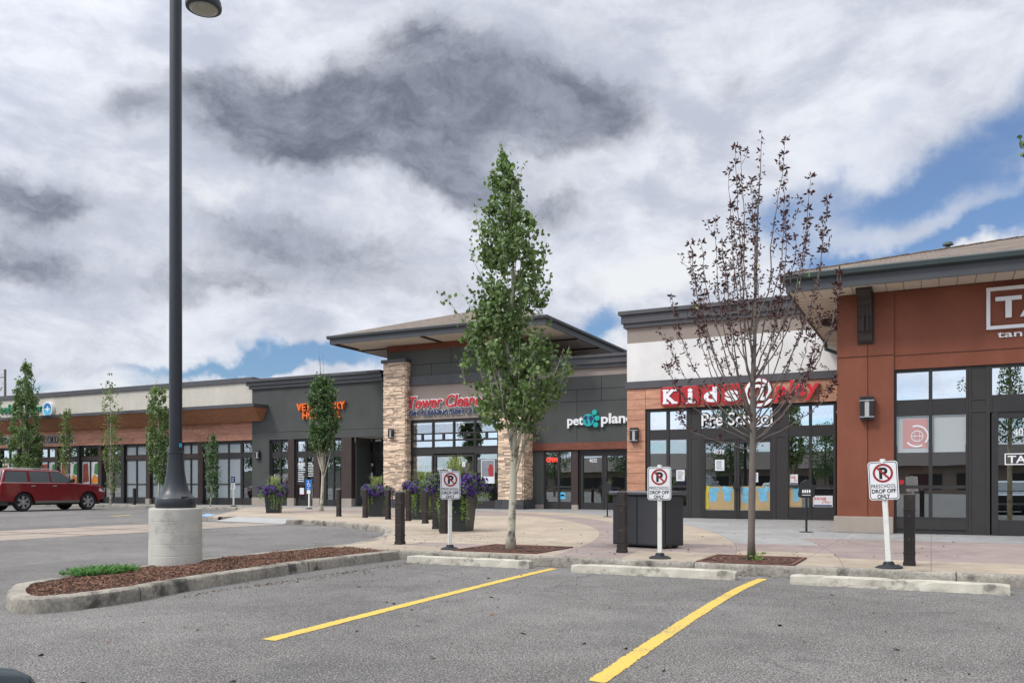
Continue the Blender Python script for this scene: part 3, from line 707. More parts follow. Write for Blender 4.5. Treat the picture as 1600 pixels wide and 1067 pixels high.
def handle(parent, x, Y, z, s=1):
    h = MB().tube([(x, Y, z - .25), (x, Y - .06, z - .25), (x, Y - .06, z + .25), (x, Y, z + .25)], [.014] * 4, 6)
    h.build('handle', 'steel' if s == 1 else 'black', parent)
def wall_box(parent, x0, x1, y0, y1, z0, z1, m, name='wall', bevel=.0):
    return MB().box(x0, x1, y0, y1, z0, z1).build(name, m, parent, bevel=bevel)
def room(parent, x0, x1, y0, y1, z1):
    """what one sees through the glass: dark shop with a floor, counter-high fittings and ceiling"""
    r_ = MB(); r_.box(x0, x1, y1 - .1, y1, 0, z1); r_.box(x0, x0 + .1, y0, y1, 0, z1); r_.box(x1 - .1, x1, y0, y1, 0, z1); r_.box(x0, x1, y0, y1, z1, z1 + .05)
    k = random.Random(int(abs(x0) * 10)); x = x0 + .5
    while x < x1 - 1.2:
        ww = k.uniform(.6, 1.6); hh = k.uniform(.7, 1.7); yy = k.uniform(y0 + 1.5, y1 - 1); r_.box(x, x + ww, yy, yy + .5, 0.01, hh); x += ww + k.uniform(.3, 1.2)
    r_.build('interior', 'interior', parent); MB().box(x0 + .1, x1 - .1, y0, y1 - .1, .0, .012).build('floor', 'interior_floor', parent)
def cornice(parent, x0, x1, Y, steps, depth_back=6, ends=(1, 1), m='metal_cap', name='cornice'):
    """steps: (z0, z1, projection)"""
    c = MB()
    for z0, z1, pr in steps:
        c.box(x0 - (pr if ends[0] else 0), x1 + (pr if ends[1] else 0), Y - pr, Y + depth_back, z0, z1)
    return c.build(name, m, parent)
def wall_lamp(x, Y, z, h, label, side=0):
    """sconce: back plate, dark box with a lit-less acrylic slot and two steel bands"""
    s = h / .5
    t = thing('wall_lamp', label, 'wall lamp', (x, Y, z), {0: 0, 1: R(-90)}[side], 'wall lamps on the shop fronts')
    b = MB().box(-.07 * s, .07 * s, -.03, 0, -.22 * s, .22 * s); b.build('back_plate', 'black', t)
    hs = MB(); hs.box(-.14 * s, -.045 * s, -.17 * s, -.031, -.25 * s, .25 * s); hs.box(.045 * s, .14 * s, -.17 * s, -.031, -.25 * s, .25 * s)
    hs.box(-.045 * s, .045 * s, -.15 * s, -.031, .18 * s, .25 * s); hs.box(-.045 * s, .045 * s, -.15 * s, -.031, -.25 * s, -.18 * s)
    hs.build('housing', 'black', t, bevel=.006)
    MB().box(-.044 * s, .044 * s, -.16 * s, -.04, -.178 * s, .178 * s).build('diffuser', 'acryl', t)
    for zz in (-.2, .15): MB().box(-.145 * s, .145 * s, -.18 * s, -.033, zz * s, (zz + .022) * s).build('band', 'steel', t)
    return t
def veneer(parent, x0, x1, y, z0, z1, side, seed, ydepth=0):
    """split-face ledge stone laid in courses. side 'f' faces -Y from x0..x1 at y; side 'r' faces +X at x1 from y..y+ydepth"""
    rr = random.Random(seed); mb = MB(); z = z0
    L = (x1 - x0) if side == 'f' else ydepth
    while z < z1 - .01:
        h = min(rr.choice((.04, .055, .07, .085)), z1 - z); p = -rr.uniform(0, .2)
        while p < L:
            l = rr.uniform(.16, .5); a, b = max(0, p), min(L, p + l); pr = rr.uniform(.0, .04)
            if b - a > .02:
                if side == 'f': mb.box(x0 + a, x0 + b - .004, y - .03 - pr, y + .03, z + .002, z + h - .003)
                else: mb.box(x1 - .03, x1 + .03 + pr, y + a, y + b - .004, z + .002, z + h - .003)
            p += l
        z += h
    return mb
def poster(parent, x0, x1, z0, z1, Y, m='paper', name='poster'):
    return MB().box(x0, x1, Y, Y + .003, z0, z1).build(name, m, parent)
def fine_print(parent, x0, x1, z0, z1, Y, lines, m='sign_black', seed=1, name='print'):
    """rows of small print too small to read in the photo"""
    rr = random.Random(seed); mb = MB(); h = (z1 - z0) / lines
    for i in range(lines):
        zz = z1 - (i + .5) * h; x = x0 + rr.uniform(0, .1) * (x1 - x0); e = x1 - rr.uniform(0, .3) * (x1 - x0)
        while x < e:
            w_ = rr.uniform(.05, .16) * (x1 - x0); mb.box(x, min(e, x + w_), Y, Y + .002, zz - h * .22, zz + h * .22); x += w_ + .03 * (x1 - x0)
    return mb.build(name, m, parent)

# ================================================================== 1. tanning salon (right)
Y = 19.8; F = Front(Y); X, Z = F.X, F.Z
B = thing('tanning_salon', 'brick red stucco shop with brown shingle roof at the right edge', 'building')
XL = X(1308); XR = 15.0; ZT = 5.18; xo = X(1397); zo = Z(1398, 577.7)
pier = MB().box(XL, xo, Y - .04, Y + .3, 0, ZT); pier.build('wall', 'red', B, bevel=.01)
MB().box(xo, XR, Y, Y + .3, zo, ZT).build('wall', 'red', B)
MB().box(XL + .001, XL + .3, Y + .301, 42, 0, ZT).build('wall', 'red', B)
MB().box(XR - .3, XR, Y + .301, 42, 0, ZT).build('wall', 'red', B)
MB().box(XL - .06, X(1396), Y - .09, Y + .6, 0, Z(1310, 806)).build('plinth', 'plinth', B, bevel=.012)
j = MB(); jz = Z(1310, 560)
j.box(XL - .003, xo - .01, Y - .044, Y - .03, jz - .012, jz + .012)
xj = X(1356); j.box(xj - .008, xj + .008, Y - .0445, Y - .03, Z(1310, 806), jz - .013); j.box(xj - .008, xj + .008, Y - .0445, Y - .03, jz + .013, ZT - .55)
jz2 = Z(1400, 556); j.box(xo + .003, XR, Y - .004, Y + .02, jz2 - .01, jz2 + .01)
j.build('joint', 'joint_red', B)
# storefront: left window bay, panel, door bay
zt0, zt1 = Z(1405, 625), Z(1405, 582); zl1 = Z(1405, 650); zr0, zr1 = Z(1405, 763), Z(1405, 758); zb = Z(1405, 807)
xs_ = [X(p) for p in (1401, 1451, 1457, 1509.5)]
bay(B, Y + .04, xo, X(1513.5), 0.0, zo, [(xs_[0], xs_[1]), (xs_[2], xs_[3])], [(zb, zr0), (zr1, zl1), (zt0, zt1)], row_glass={2: 'glass_hi'})
MB().box(xs_[0], xs_[3], Y + .03, Y + .05, .1, zb - .06).build('kick_panel', 'bronze2', B)
pan = MB(); pan.box(X(1513.5), X(1547), Y + .05, Y + .2, 0, zo)
for a, b in ((X(1514), X(1517.5)), (X(1541), X(1546.8))): pan.box(a, b, Y + .035, Y + .051, 0, zo)
for zc in (zt0 - .03, zl1 + .06): pan.box(X(1517.5), X(1541), Y + .037, Y + .0515, zc - .03, zc + .03)
pan.build('panel', 'bronze2', B)
xd0, xd1 = X(1547), X(1547) + 2.35
bay(B, Y + .04, xd0, xd1, zl1 + .02, zo, [(xd0 + .04, xd0 + 1.13), (xd0 + 1.2, xd1 - .06)], [(zt0 + .03, zt1)], row_glass={0: 'glass_hi'})
for i in range(2):
    a = xd0 + .03 + i * 1.13; b = a + 1.12
    dr = bay(B, Y + .06, a, b, .01, zl1 + .015, [(a + .12, b - .12)], [(.32, zl1 - .1)], name='door', glass='glass_door')
    handle(dr, b - .08 if i == 0 else a + .08, Y + .05, .95)
bay(B, Y + .04, xd1, xd1 + 2.2, 0, zo, [(xd1 + .5, xd1 + 1.25), (xd1 + 1.33, xd1 + 2.1)], [(zb, zr0), (zr1, zl1), (zt0, zt1)], row_glass={2: 'glass_hi'})
MB().box(xd1 + 2.2, XR - .31, Y + .05, Y + .3, 0, zo).build('wall', 'red', B)
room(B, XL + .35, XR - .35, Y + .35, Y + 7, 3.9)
# window poster with a ring emblem
ps = MB().box(xs_[0] + .01, xs_[1] - .004, Y + .09, Y + .094, Z(1405, 707), zl1 - .01); ps.box(xs_[2] + .004, xs_[3] - .01, Y + .09, Y + .094, Z(1405, 707), zl1 - .01); ps.build('window_poster', mat('pale_film', (.40, .43, .43), .5, .06, 1), B)
pr = MB().box(xs_[0] + .12, xs_[1] - .02, Y + .086, Y + .0895, Z(1405, 700), zl1 - .07); pr.build('window_poster', mat('faded_red_film', (.50, .27, .26), .5, .06, 1), B)
ex, ez = X(1433), Z(1433, 681); rg = MB()
rr = random.Random(1)
def ring_band(mb, cx, cz, r0, r1, y0, y1, a0=0, a1=360, n=32, sx=1.0):
    pts = [(cx + r1 * sx * math.cos(R(a0 + (a1 - a0) * i / n)), cz + r1 * math.sin(R(a0 + (a1 - a0) * i / n))) for i in range(n + 1)]
    pin = [(cx + r0 * sx * math.cos(R(a0 + (a1 - a0) * i / n)), cz + r0 * math.sin(R(a0 + (a1 - a0) * i / n))) for i in range(n + 1)]
    for i in range(n): mb.prism([pts[i], pts[i + 1], pin[i + 1], pin[i]], 'y', y0, y1)
ring_band(rg, ex, ez, .105, .12, Y + .078, Y + .083); ring_band(rg, ex, ez, .105, .12, Y + .0785, Y + .0835, sx=.45)
rg.box(ex - .1, ex + .1, Y + .0782, Y + .0832, ez - .007, ez + .007)
ring_band(rg, ex - .01, ez, .2, .235, Y + .0783, Y + .0833, -40, 110); ring_band(rg, ex - .01, ez, .2, .235, Y + .0784, Y + .0834, 215, 300)
rg.build('emblem', 'paper', B)
MB().box(xs_[0] + .06, xs_[1], Y + .7, Y + .75, .9, Z(1405, 707)).build('display_panel', mat('display_red', (.42, .02, .02), .6, .05), B)
# eave, gutter, roof
EX0, EX1, EY0, EY1 = -2.80, 16.0, 18.85, 43.0
sf = MB().box(EX0 + .05, EX1, EY0 + .05, Y - .045, ZT + .0, ZT + .03); sf.box(EX0 + .05, XL - .005, Y - .045, EY1, ZT, ZT + .03)
sf.build('soffit', 'soffit', B)
sj = MB()
x = EX0 + .3
while x < EX1: sj.box(x, x + .012, EY0 + .06, Y - .05, ZT - .003, ZT + .001); x += .33
yy = Y + .2
while yy < EY1: sj.box(EX0 + .06, XL - .01, yy, yy + .012, ZT - .003, ZT + .001); yy += .33
sj.build('soffit_joint', mat('soffit_groove', (.16, .13, .10)), B)
fc = MB(); fc.box(EX0, EX1, EY0, EY0 + .045, ZT - .02, ZT + .22); fc.box(EX0, EX0 + .045, EY0 + .0451, EY1, ZT - .02, ZT + .22)
fc.build('fascia', 'fascia', B)
gt = MB()
gp_ = [(-.0, .2), (-.11, .24), (-.125, .33), (-.10, .36), (-.09, .35), (-.005, .35)]
gt.prism([(EY0 + a, ZT + b) for a, b in gp_], 'x', EX0 - .11, EX1)
gt.prism([(EX0 + a, ZT + b) for a, b in gp_], 'y', EY0 - .0, EY1)
gt.build('gutter', mat('gutter_metal', (.046, .060, .060), .42, .1, 1.5), B)
def hip(name, parent, x0, x1, y0, y1, z, k, m='shingle', thick=.03):
    w_ = min(x1 - x0, y1 - y0) / 2; h = w_ * k
    if x1 - x0 > y1 - y0: r0, r1 = (x0 + w_, (y0 + y1) / 2), (x1 - w_, (y0 + y1) / 2)
    else: r0, r1 = ((x0 + x1) / 2, y0 + w_), ((x0 + x1) / 2, y1 - w_)
    b = MB(); v = [(x0, y0, z), (x1, y0, z), (x1, y1, z), (x0, y1, z), (r0[0], r0[1], z + h), (r1[0], r1[1], z + h)]
    if x1 - x0 > y1 - y0: f = [(0, 1, 5, 4), (1, 2, 5), (2, 3, 4, 5), (3, 0, 4), (0, 3, 2, 1)]
    else: f = [(0, 1, 4), (1, 2, 5, 4), (2, 3, 5), (3, 0, 4, 5), (0, 3, 2, 1)]
    return b.add(v, f).build(name, m, parent)
roof = hip('roof', B, EX0 - .03, EX1, EY0 - .03, EY1, ZT + .37, .30)
rc = MB(); k = 24
p0 = Vector((EX0, EY0, ZT + .38)); dd = Vector((1, 1, .30))
for i in range(k): 
    a = p0 + dd * (i * .39); rc.tube([a, a + dd * .37], [.035, .05], 5)
rc.build('ridge_cap', 'shingle', roof)
tube_v = MB().lathe([(.05, 5.9), (.05, 6.62), (.12, 6.64), (.1, 6.7)], 10, (.35, 22.2)); tube_v.build('roof_vent', 'conduit', roof)
# bracket under the eave
def bracket(px, side=0):
    bx = X(1353); b = MB()
    prof = [(0, -1.06), (-.05, -1.08), (-.1, -1.02), (-.1, -.86), (-.16, -.82), (-.16, -.55), (-.2, -.5), (-.2, -.33), (-.3, -.28), (-.3, -.2), (-.6, -.14), (-.62, 0), (0, 0)]
    if side == 0:
        b.prism([(Y - .041 + p[0], ZT + p[1]) for p in prof], 'x', bx - .13, bx + .13)
        b.box(bx - .17, bx + .17, Y - .07, Y - .0405, ZT - 1.1, ZT - .001)
        b.box(bx - .16, bx + .16, Y - .7, Y - .0405, ZT - .1, ZT - .0015)
        for q in (-.045, .045): b.box(bx + q - .02, bx + q + .02, Y - .26, Y - .2, ZT - .85, ZT - .3)
    else:
        yy = Y + 2.6
        b.prism([(XL - .001 + p[0], ZT + p[1]) for p in prof], 'y', yy - .13, yy + .13)
        b.box(XL - .03, XL - .0005, yy - .17, yy + .17, ZT - 1.1, ZT - .001)
    b.build('eave_bracket', 'bracket', B, bevel=.008)
bracket(1353); bracket(0, 1)
dn = MB().tube([(EX0 + .06, 25.6, ZT + .1), (EX0 + .1, 25.6, ZT - .25), (EX0 + .5, 25.7, ZT - .42), (XL - .12, 25.8, ZT - .5), (XL - .1, 25.9, ZT - .9), (XL - .1, 25.9, 4.0)], [.055] * 6, 8)
dn.build('downspout', 'conduit', B)
settle(B, (XL, Y, 0))
S = thing('shop_sign', 'white boxed TAN lettering on brick red stucco, right edge', 'sign')
sx0, sz1, sz0 = X(1541), Z(1543, 451), Z(1543, 516); sx1 = sx0 + 2.55; th = X(1547) - sx0
fr_ = MB(); yb_ = Y - .07
fr_.box(sx0, sx1, yb_, Y - .001, sz1 - th, sz1); fr_.box(sx0, sx1, yb_, Y - .001, sz0, sz0 + th)
fr_.box(sx0, sx0 + th, yb_ + .0, Y - .001, sz0 + th, sz1 - th); fr_.box(sx1 - th, sx1, yb_, Y - .001, sz0 + th, sz1 - th)
fr_.build('sign_frame', 'let_white', S)
text_mesh('letters', 'TAN', 'let_white', S, X(1555), X(1555) + 1.5, Z(1558, 498), Z(1558, 465), Y, .07, bold=.025)
text_mesh('letters', 'tanning', 'let_white', S, X(1558), X(1558) + 1.05, Z(1560, 531), Z(1560, 518.5), Y, .03, bold=.008)
settle(S, (sx0, Y, sz0))
S = thing('door_decal', 'white boxed TAN lettering and number on the salon door glass', 'decal')
yd = Y + .115
text_mesh('letters', '40', 'let_white', S, X(1584), X(1599.5), Z(1590, 680), Z(1590, 669), yd, .004, bold=.0)
dx0, dz1, dz0 = X(1570.5), Z(1571, 708), Z(1571, 726); dfr = MB()
dfr.box(dx0, dx0 + .75, yd - .004, yd, dz1 - .02, dz1); dfr.box(dx0, dx0 + .75, yd - .004, yd, dz0, dz0 + .02); dfr.box(dx0, dx0 + .02, yd - .004, yd, dz0 + .02, dz1 - .02); dfr.box(dx0 + .73, dx0 + .75, yd - .004, yd, dz0 + .02, dz1 - .02)
dfr.build('decal_frame', 'let_white', S); text_mesh('letters', 'TAN', 'let_white', S, X(1575), X(1575) + .5, Z(1575, 723), Z(1575, 711.5), yd, .004, bold=.015)
settle(S, (dx0, yd, dz0))
S = MB().lathe([(.055, -.004), (.055, .004)], 12); o = S.build('stop_sticker', 'tile_red'); o.rotation_euler = (R(90), 0, 0); o.location = (X(1408), Y + .09, Z(1408, 753))
tag(o, 'small round red sticker on the tanning salon window above the bollard', 'sticker')
wall_lamp(X(1355.5), Y - .041, Z(1355.5, 638.5), .5, 'dark wall lamp on the brick red pier of the tanning salon')
wall_lamp(XL - .001, 21.6, Z(1300, 644) + .33, .5, 'dark wall lamp seen edge-on round the corner of the brick red wall', side=1)

# ================================================================== 2. preschool
Y = 26.5; F = Front(Y); X, Z = F.X, F.Z
B = thing('preschool', 'orange panelled shop with white upper wall behind the purple-leaved tree', 'building')
XL2 = X(980); XR2 = -1.86; z_ct, z_cb = Z(982, 488), Z(985, 513); z_t, z_w, z_l = Z(985, 537), Z(985, 597), Z(985, 608)
xo, zo = X(1009), Z(1011, 640.5)
MB().box(XL2, XR2, Y, Y + .3, z_t, z_cb - .001).build('wall', 'taupe', B)
MB().box(XL2, XR2, Y - .02, Y + .3, z_w, z_t - .001).build('wall', 'white', B)
MB().box(XL2 - .05, XR2, Y - .08, Y + .3, z_l, z_w - .001).build('ledge', 'metal_cap', B)
MB().box(XL2 + .001, XL2 + .3, Y + .301, 44, 0, z_cb).build('wall', 'taupe', B)
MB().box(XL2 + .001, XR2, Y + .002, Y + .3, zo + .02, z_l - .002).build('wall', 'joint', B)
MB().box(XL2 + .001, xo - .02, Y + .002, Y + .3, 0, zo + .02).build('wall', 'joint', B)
cornice(B, XL2, XR2, Y, [(z_cb, z_cb + .14, .1), (z_cb + .141, z_ct - .12, .16), (z_ct - .119, z_ct, .24)], 8, (1, 0))
MB().box(XL2, XR2, Y + .3, 44, z_cb - .3, z_cb - .1).build('roof', 'metal_cap', B)
wp = MB()
h = (z_l - .004 - (zo + .03)) / 2
for r_ in range(2):
    x = XL2 + .003
    for xe in (X(1009), X(1084), X(1160), X(1236), X(1310)):
        wp.box(x, min(xe, XR2) - .012, Y - .022, Y + .0015, zo + .03 + r_ * h, zo + .03 + (r_ + 1) * h - .012); x = xe
z = zo + .03; pz = []
hh = .345
zt_ = zo + .018
while zt_ > .25:
    zb_ = max(zt_ - hh, .22); wp.box(XL2 + .003, xo - .012, Y - .0215, Y + .0015, zb_ + .012, zt_); zt_ = zb_
wp.build('wall_panels', 'wood', B)
MB().box(XL2 - .04, xo - .012, Y - .06, Y + .2, 0, .218).build('plinth', 'plinth', B)
wpr = MB(); zt_ = zo + .018
tz0, tz1 = Z(1020, 671.5), Z(1020, 643.5); lz1 = Z(1020, 687.5); rz0, rz1 = Z(1020, 761), Z(1020, 758); bz = Z(1030, 790)
bayc = [(1009, 1075.5, [(1014, 1040.5), (1045, 1072)]), (1230, 1305.5, [(1231.5, 1263.5), (1268, 1302)])]
for k_, (pa_, pb_, cs) in enumerate(bayc):
    cs = [(X(a), X(b)) for a, b in cs]
    bay(B, Y + .04, X(pa_), X(pb_), 0, zo, cs, [(bz, rz0), (rz1, lz1), (tz0, tz1)], row_glass={2: 'glass_hi'})
for a, b in ((1075.5, 1093), (1208, 1230)):
    pn = MB(); pn.box(X(a), X(b), Y + .06, Y + .2, 0, zo); pn.box(X(a), X(a) + .07, Y + .045, Y + .061, 0, zo); pn.box(X(b) - .07, X(b), Y + .045, Y + .061, 0, zo)
    for zc in (tz0 - .04, lz1 + .04): pn.box(X(a) + .07, X(b) - .07, Y + .047, Y + .0615, zc - .035, zc + .035)
    pn.build('panel', 'bronze2', B)
tz0d = Z(1100, 669)
bay(B, Y + .04, X(1093), X(1208), lz1 + .1, zo, [(X(1094.5), X(1127)), (X(1132), X(1166)), (X(1171.5), X(1206))], [(tz0, tz1)], row_glass={0: 'glass_hi'})
MB().box(X(1093), X(1208), Y + .05, Y + .16, lz1 - .04, lz1 + .1).build('door_header', 'bronze', B)
dglz0, dglz1 = Z(1150, 795), Z(1110, 690)
for (a, b, ga, gb, hx) in ((1097.5, 1150.5, 1100.5, 1146.5, 1148), (1151, 1206.5, 1154.5, 1202.5, 1153)):
    dr = bay(B, Y + .06, X(a), X(b), .02, lz1 - .045, [(X(ga), X(gb))], [(.26, lz1 - .14)], name='door', glass='glass_door')
    hb = MB(); hb.box(X(hx) - .05, X(hx) + .05, Y - .01, Y + .055, .93, 1.13); hb.build('handle', 'black', dr)
MB().box(X(1093), X(1097.5), Y + .05, Y + .16, 0, lz1 - .041).build('door_frame', 'bronze', B); MB().box(X(1206.6), X(1208), Y + .05, Y + .16, 0, lz1 - .041).build('door_frame', 'bronze', B)
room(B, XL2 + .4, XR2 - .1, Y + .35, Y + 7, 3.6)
# paper, artwork and notices on the inside of the glass
yi = Y + .112
for a, b in ((1100.5, 1146.5), (1154.5, 1202.5)): MB().box(X(a) + .02, X(b) - .01, yi + .004, yi + .008, .28, Z(1120, 759.5)).build('paper_banner', 'kraft', B)
kp = MB().box(X(1232), X(1252), yi - .016, yi - .013, .35, Z(1240, 763)); kp.build('paper_banner', 'kraft', B)
rr = random.Random(3)
for cxp, wd_ in ((1113, 9), (1135, 9), (1163, 8), (1191, 10), (1204, 4), (1243, 6)):
    c_ = X(cxp); w_ = X(cxp + wd_) - c_; zc = Z(cxp, 772); n_ = 14
    shirt = [(-1, .75), (-.55, 1), (-.25, .85), (.25, .85), (.55, 1), (1, .75), (.85, .35), (.6, .45), (.65, -.5), (.5, -1), (-.5, -.95), (-.65, -.4), (-.6, .45), (-.9, .3)]
    MB().prism([(c_ + w_ * (px2 + rr.uniform(-.12, .12)), zc + .24 * (pz2 + rr.uniform(-.15, .15))) for px2, pz2 in shirt], 'y', yi - (.02 if cxp > 1230 else 0), yi + .0035 - (.02 if cxp > 1230 else 0)).build('childrens_artwork', 'art', B)
MB().prism([(X(1100.5), .3), (X(1107), .3), (X(1105), .75), (X(1108), 1.0), (X(1103), 1.05), (X(1100.5), .8)], 'y', yi - .004, yi - .001).build('yellow_cloth', 'ylw', B)
for i, (a, b, c_, d_) in enumerate(((1116, 1130.5, 735, 718), (1055.5, 1068.5, 751, 734), (1178.5, 1183.5, 753, 738))):
    yj = yi if i != 1 else yi - .02; q = poster(B, X(a), X(b), Z(a, c_), Z(a, d_), yj, name='notice'); fine_print(q, X(a) + .03, X(b) - .03, Z(a, c_) + .04, Z(a, d_) - .03, yj - .0025, 8, 'let_side', i)
for a, b, c_, d_ in ((1234, 1246, 757, 741), (1269.5, 1300.5, 791.5, 774)):
    yi = Y + .1; q = poster(B, X(a), X(b), Z(a, c_), Z(a, d_), yi - .01, name='small_poster')
    x_, w_, z_, h_ = X(a), X(b) - X(a), Z(a, c_), Z(a, d_) - Z(a, c_)
    MB().box(x_ + .04 * w_, x_ + .96 * w_, yi - .013, yi - .0105, z_ + .04 * h_, z_ + .18 * h_).build('strip', 'navy', q)
    text_mesh('letters', 'KIDS@', 'let_red', q, x_ + .08 * w_, x_ + .68 * w_, z_ + .55 * h_, z_ + .85 * h_, yi - .0105, .002, bold=.02)
    text_mesh('letters', 'play', 'let_red', q, x_ + .45 * w_, x_ + .9 * w_, z_ + .28 * h_, z_ + .55 * h_, yi - .0108, .002, shear=.3)
MB().box(X(1057), X(1070), Y + .3, Y + .6, Z(1060, 784), Z(1060, 770)).build('carton', 'kraft', B)
MB().box(X(1013.5), X(1023), Y + .5, Y + .55, 1.1, 2.5).build('curtain', 'lt_blue', B)
settle(B, (XL2, Y, 0))
S = thing('door_decal', 'white number 4038 on the preschool door glass', 'decal')
text_mesh('numerals', '4038', 'let_white', S, X(1113), X(1130), Z(1120, 709), Z(1120, 702), Y + .118, .004, bold=.0); settle(S, (X(1113), Y + .118, Z(1120, 709)))
# sign of red tiles, ring and lettering
S = thing('shop_sign', 'red tiles with white letters, ringed at-mark and red play lettering over the preschool', 'sign')
def rrect(x0, x1, z0, z1, r):
    pts = []
    for cx_, cz_, a0 in ((x1 - r, z1 - r, 0), (x0 + r, z1 - r, 90), (x0 + r, z0 + r, 180), (x1 - r, z0 + r, 270)):
        pts += [(cx_ + r * math.cos(R(a0 + 15 * i)), cz_ + r * math.sin(R(a0 + 15 * i))) for i in range(7)]
    return pts
for ch, a, b in (('K', 1034.2, 1063.6), ('i', 1066, 1095), ('d', 1097.4, 1126.4), ('s', 1128.8, 1160)):
    x0_, x1_, z0_, z1_ = X(a), X(b), Z(1050, 635.3), Z(1050, 605)
    if ch == 's': z0_, z1_ = z0_ + .0, z1_ + .0
    tl = MB().prism(rrect(x0_, x1_, z0_, z1_, .12), 'y', Y - .16, Y - .025).build('tile', 'tile_red', S, bevel=.01)
    w_ = x1_ - x0_; h_ = z1_ - z0_
    fx = {'K': (.16, .88), 'i': (.38, .64), 'd': (.16, .86), 's': (.18, .88)}[ch]; fz = {'K': (.14, .86), 'i': (.12, .86), 'd': (.12, .88), 's': (.12, .66)}[ch]
    text_mesh('letter', ch, 'let_white', tl, x0_ + w_ * fx[0], x0_ + w_ * fx[1], z0_ + h_ * fz[0], z0_ + h_ * fz[1], Y - .161, .03, bold=.035)
    if ch == 'K':
        sf_ = MB()
        for fx0 in (.13, .60):
            for fz0 in (.12, .76): sf_.box(x0_ + w_ * fx0, x0_ + w_ * (fx0 + .31), Y - .189, Y - .161, z0_ + h_ * fz0, z0_ + h_ * (fz0 + .1))
        sf_.build('letter_serif', 'let_white', tl)
    if ch == 'i':
        MB().box(x0_ + w_ * .25, x0_ + w_ * .78, Y - .189, Y - .161, z0_ + h_ * .11, z0_ + h_ * .2).build('letter_serif', 'let_white', tl)
cx_, cz_ = X(1186.5), Z(1186, 613.5)
text_mesh('at_mark', '@', 'let_white', S, cx_ - .42, cx_ + .42, cz_ - .44, cz_ + .42, Y - .025, .15, bold=.014, border='tile_red', bgrow=.03)
text_mesh('letters', 'play', 'let_red', S, X(1211), X(1281), Z(1246, 628), Z(1246, 592) - .05, Y - .03, .14, bold=.032, shear=.12, spacing=1.15, rise=.03, border='let_white', bgrow=.012)
settle(S, (X(1034), Y, Z(1034, 636)))
S = thing('window_lettering', 'white Pre School lettering in the transom above the preschool doors', 'lettering')
text_mesh('letters', 'Pre School', 'let_white', S, X(1096), X(1207), Z(1150, 664), Z(1150, 643.5), Y + .03, .03, bold=.012, border='let_blk', bgrow=.04)
settle(S, (X(1096), Y, Z(1150, 664)))
wall_lamp(X(992.5), Y - .022, Z(992.5, 680), .48, 'dark wall lamp on the orange panels left of the preschool windows')
t = wall_lamp(XL2, 27.6, Z(977, 683) + .05, .48, 'dark wall lamp mostly hidden behind the orange corner, beside pet shop', side=1)

# ================================================================== 3. pet shop
Y = 34.4; F = Front(Y); X, Z = F.X, F.Z
B = thing('pet_shop', 'charcoal panelled shop between stone-pillared tower and orange preschool', 'building')
xl, xr = -16.2, -8.6; zc1, zc0 = Z(975, 552), Z(975, 572); ztp = Z(975, 584); zbd1, zbd0 = Z(975, 689.5), Z(975, 701)
MB().box(xl, xr, Y, Y + .3, ztp, zc0).build('wall', 'taupe', B)
MB().box(xl, xr, Y - .03, Y + .3, zbd1, ztp - .002).build('wall', 'stucco_grey', B)
cornice(B, xl, xr, Y, [(zc0, zc0 + .16, .12), (zc0 + .161, zc1 - .12, .22), (zc1 - .119, zc1, .3)], 8, (0, 0))
j = MB(); jz = Z(975, 605); jz2 = Z(975, 624)
j.box(xl, xr, Y - .0335, Y - .02, jz - .012, jz + .012); xx = X(902); j.box(xx - .01, xx + .01, Y - .034, Y - .02, zbd1 + .02, jz - .013)
j.box(xl, xr, Y - .0336, Y - .02, jz2 - .012, jz2 + .012); xx = X(940); j.box(xx - .01, xx + .01, Y - .0341, Y - .02, jz2 + .013, ztp - .01)
j.build('joint', 'joint', B)
MB().box(xl, xr, Y - .06, Y + .3, zbd0, zbd1 - .002).build('beam', 'beam', B)
MB().box(xl, X(848), Y + .1, Y + .35, .2, zbd0 - .002).build('wall', 'stucco_grey2', B); MB().box(xl, X(848.3), Y + .06, Y + .35, 0, .199).build('plinth', 'plinth', B)
cs = [(X(850.5), X(869.5)), (X(872.5), X(890.5))]
bay(B, Y + .12, X(848), X(893), 0, zbd0 - .01, cs, [(.33, Z(860, 762)), (Z(860, 759), Z(860, 706))])
MB().box(X(893.2), X(902.5), Y + .02, Y + .3, .2, zbd0 - .003).build('post', 'mull', B); MB().box(X(893), X(902.7), Y, Y + .3, 0, .199).build('plinth', 'plinth', B)
for a, b, ga, gb in ((904.5, 941.5, 909, 940), (942, 981, 946, 978)):
    dr = bay(B, Y + .16, X(a), X(b), .01, zbd0 - .12, [(X(ga), X(gb) - .05)], [(.3, zbd0 - .28)], name='door', glass='glass_door'); handle(dr, X(b) - .1 if a < 920 else X(a) + .1, Y + .15, 1.1, 0)
MB().box(X(902.7), xr, Y + .12, Y + .3, zbd0 - .115, zbd0 - .003).build('door_header', 'bronze', B)
MB().box(X(902.75), X(904.4), Y + .12, Y + .3, 0, zbd0 - .12).build('door_frame', 'bronze', B)
room(B, xl + .3, xr + .2, Y + .4, Y + 7, 3.2)
MB().box(xl, xr, Y + .3, 48, zc0 - .3, zc0 - .1).build('roof', 'metal_cap', B)
MB().box(X(872), X(881), Y + .17, Y + .173, Z(876, 779.5), Z(876, 769)).build('window_notice', 'lt_blue', B)
MB().box(X(873.5), X(879.5), Y + .166, Y + .168, Z(876, 775), Z(876, 772)).build('notice_print', 'sign_black', B)
settle(B, (xl, Y, 0))
S = thing('open_sign', 'glowing red neon OPEN sign inside the pet shop window', 'sign')
text_mesh('neon_letters', 'OPEN', 'neon', S, X(851.5), X(868.5), Z(860, 721.5), Z(860, 714.5), Y + .168, .02, bold=.0); settle(S, (X(851), Y + .17, Z(860, 721)))
S = thing('door_decal', 'white number 4032 on the pet shop door glass', 'decal')
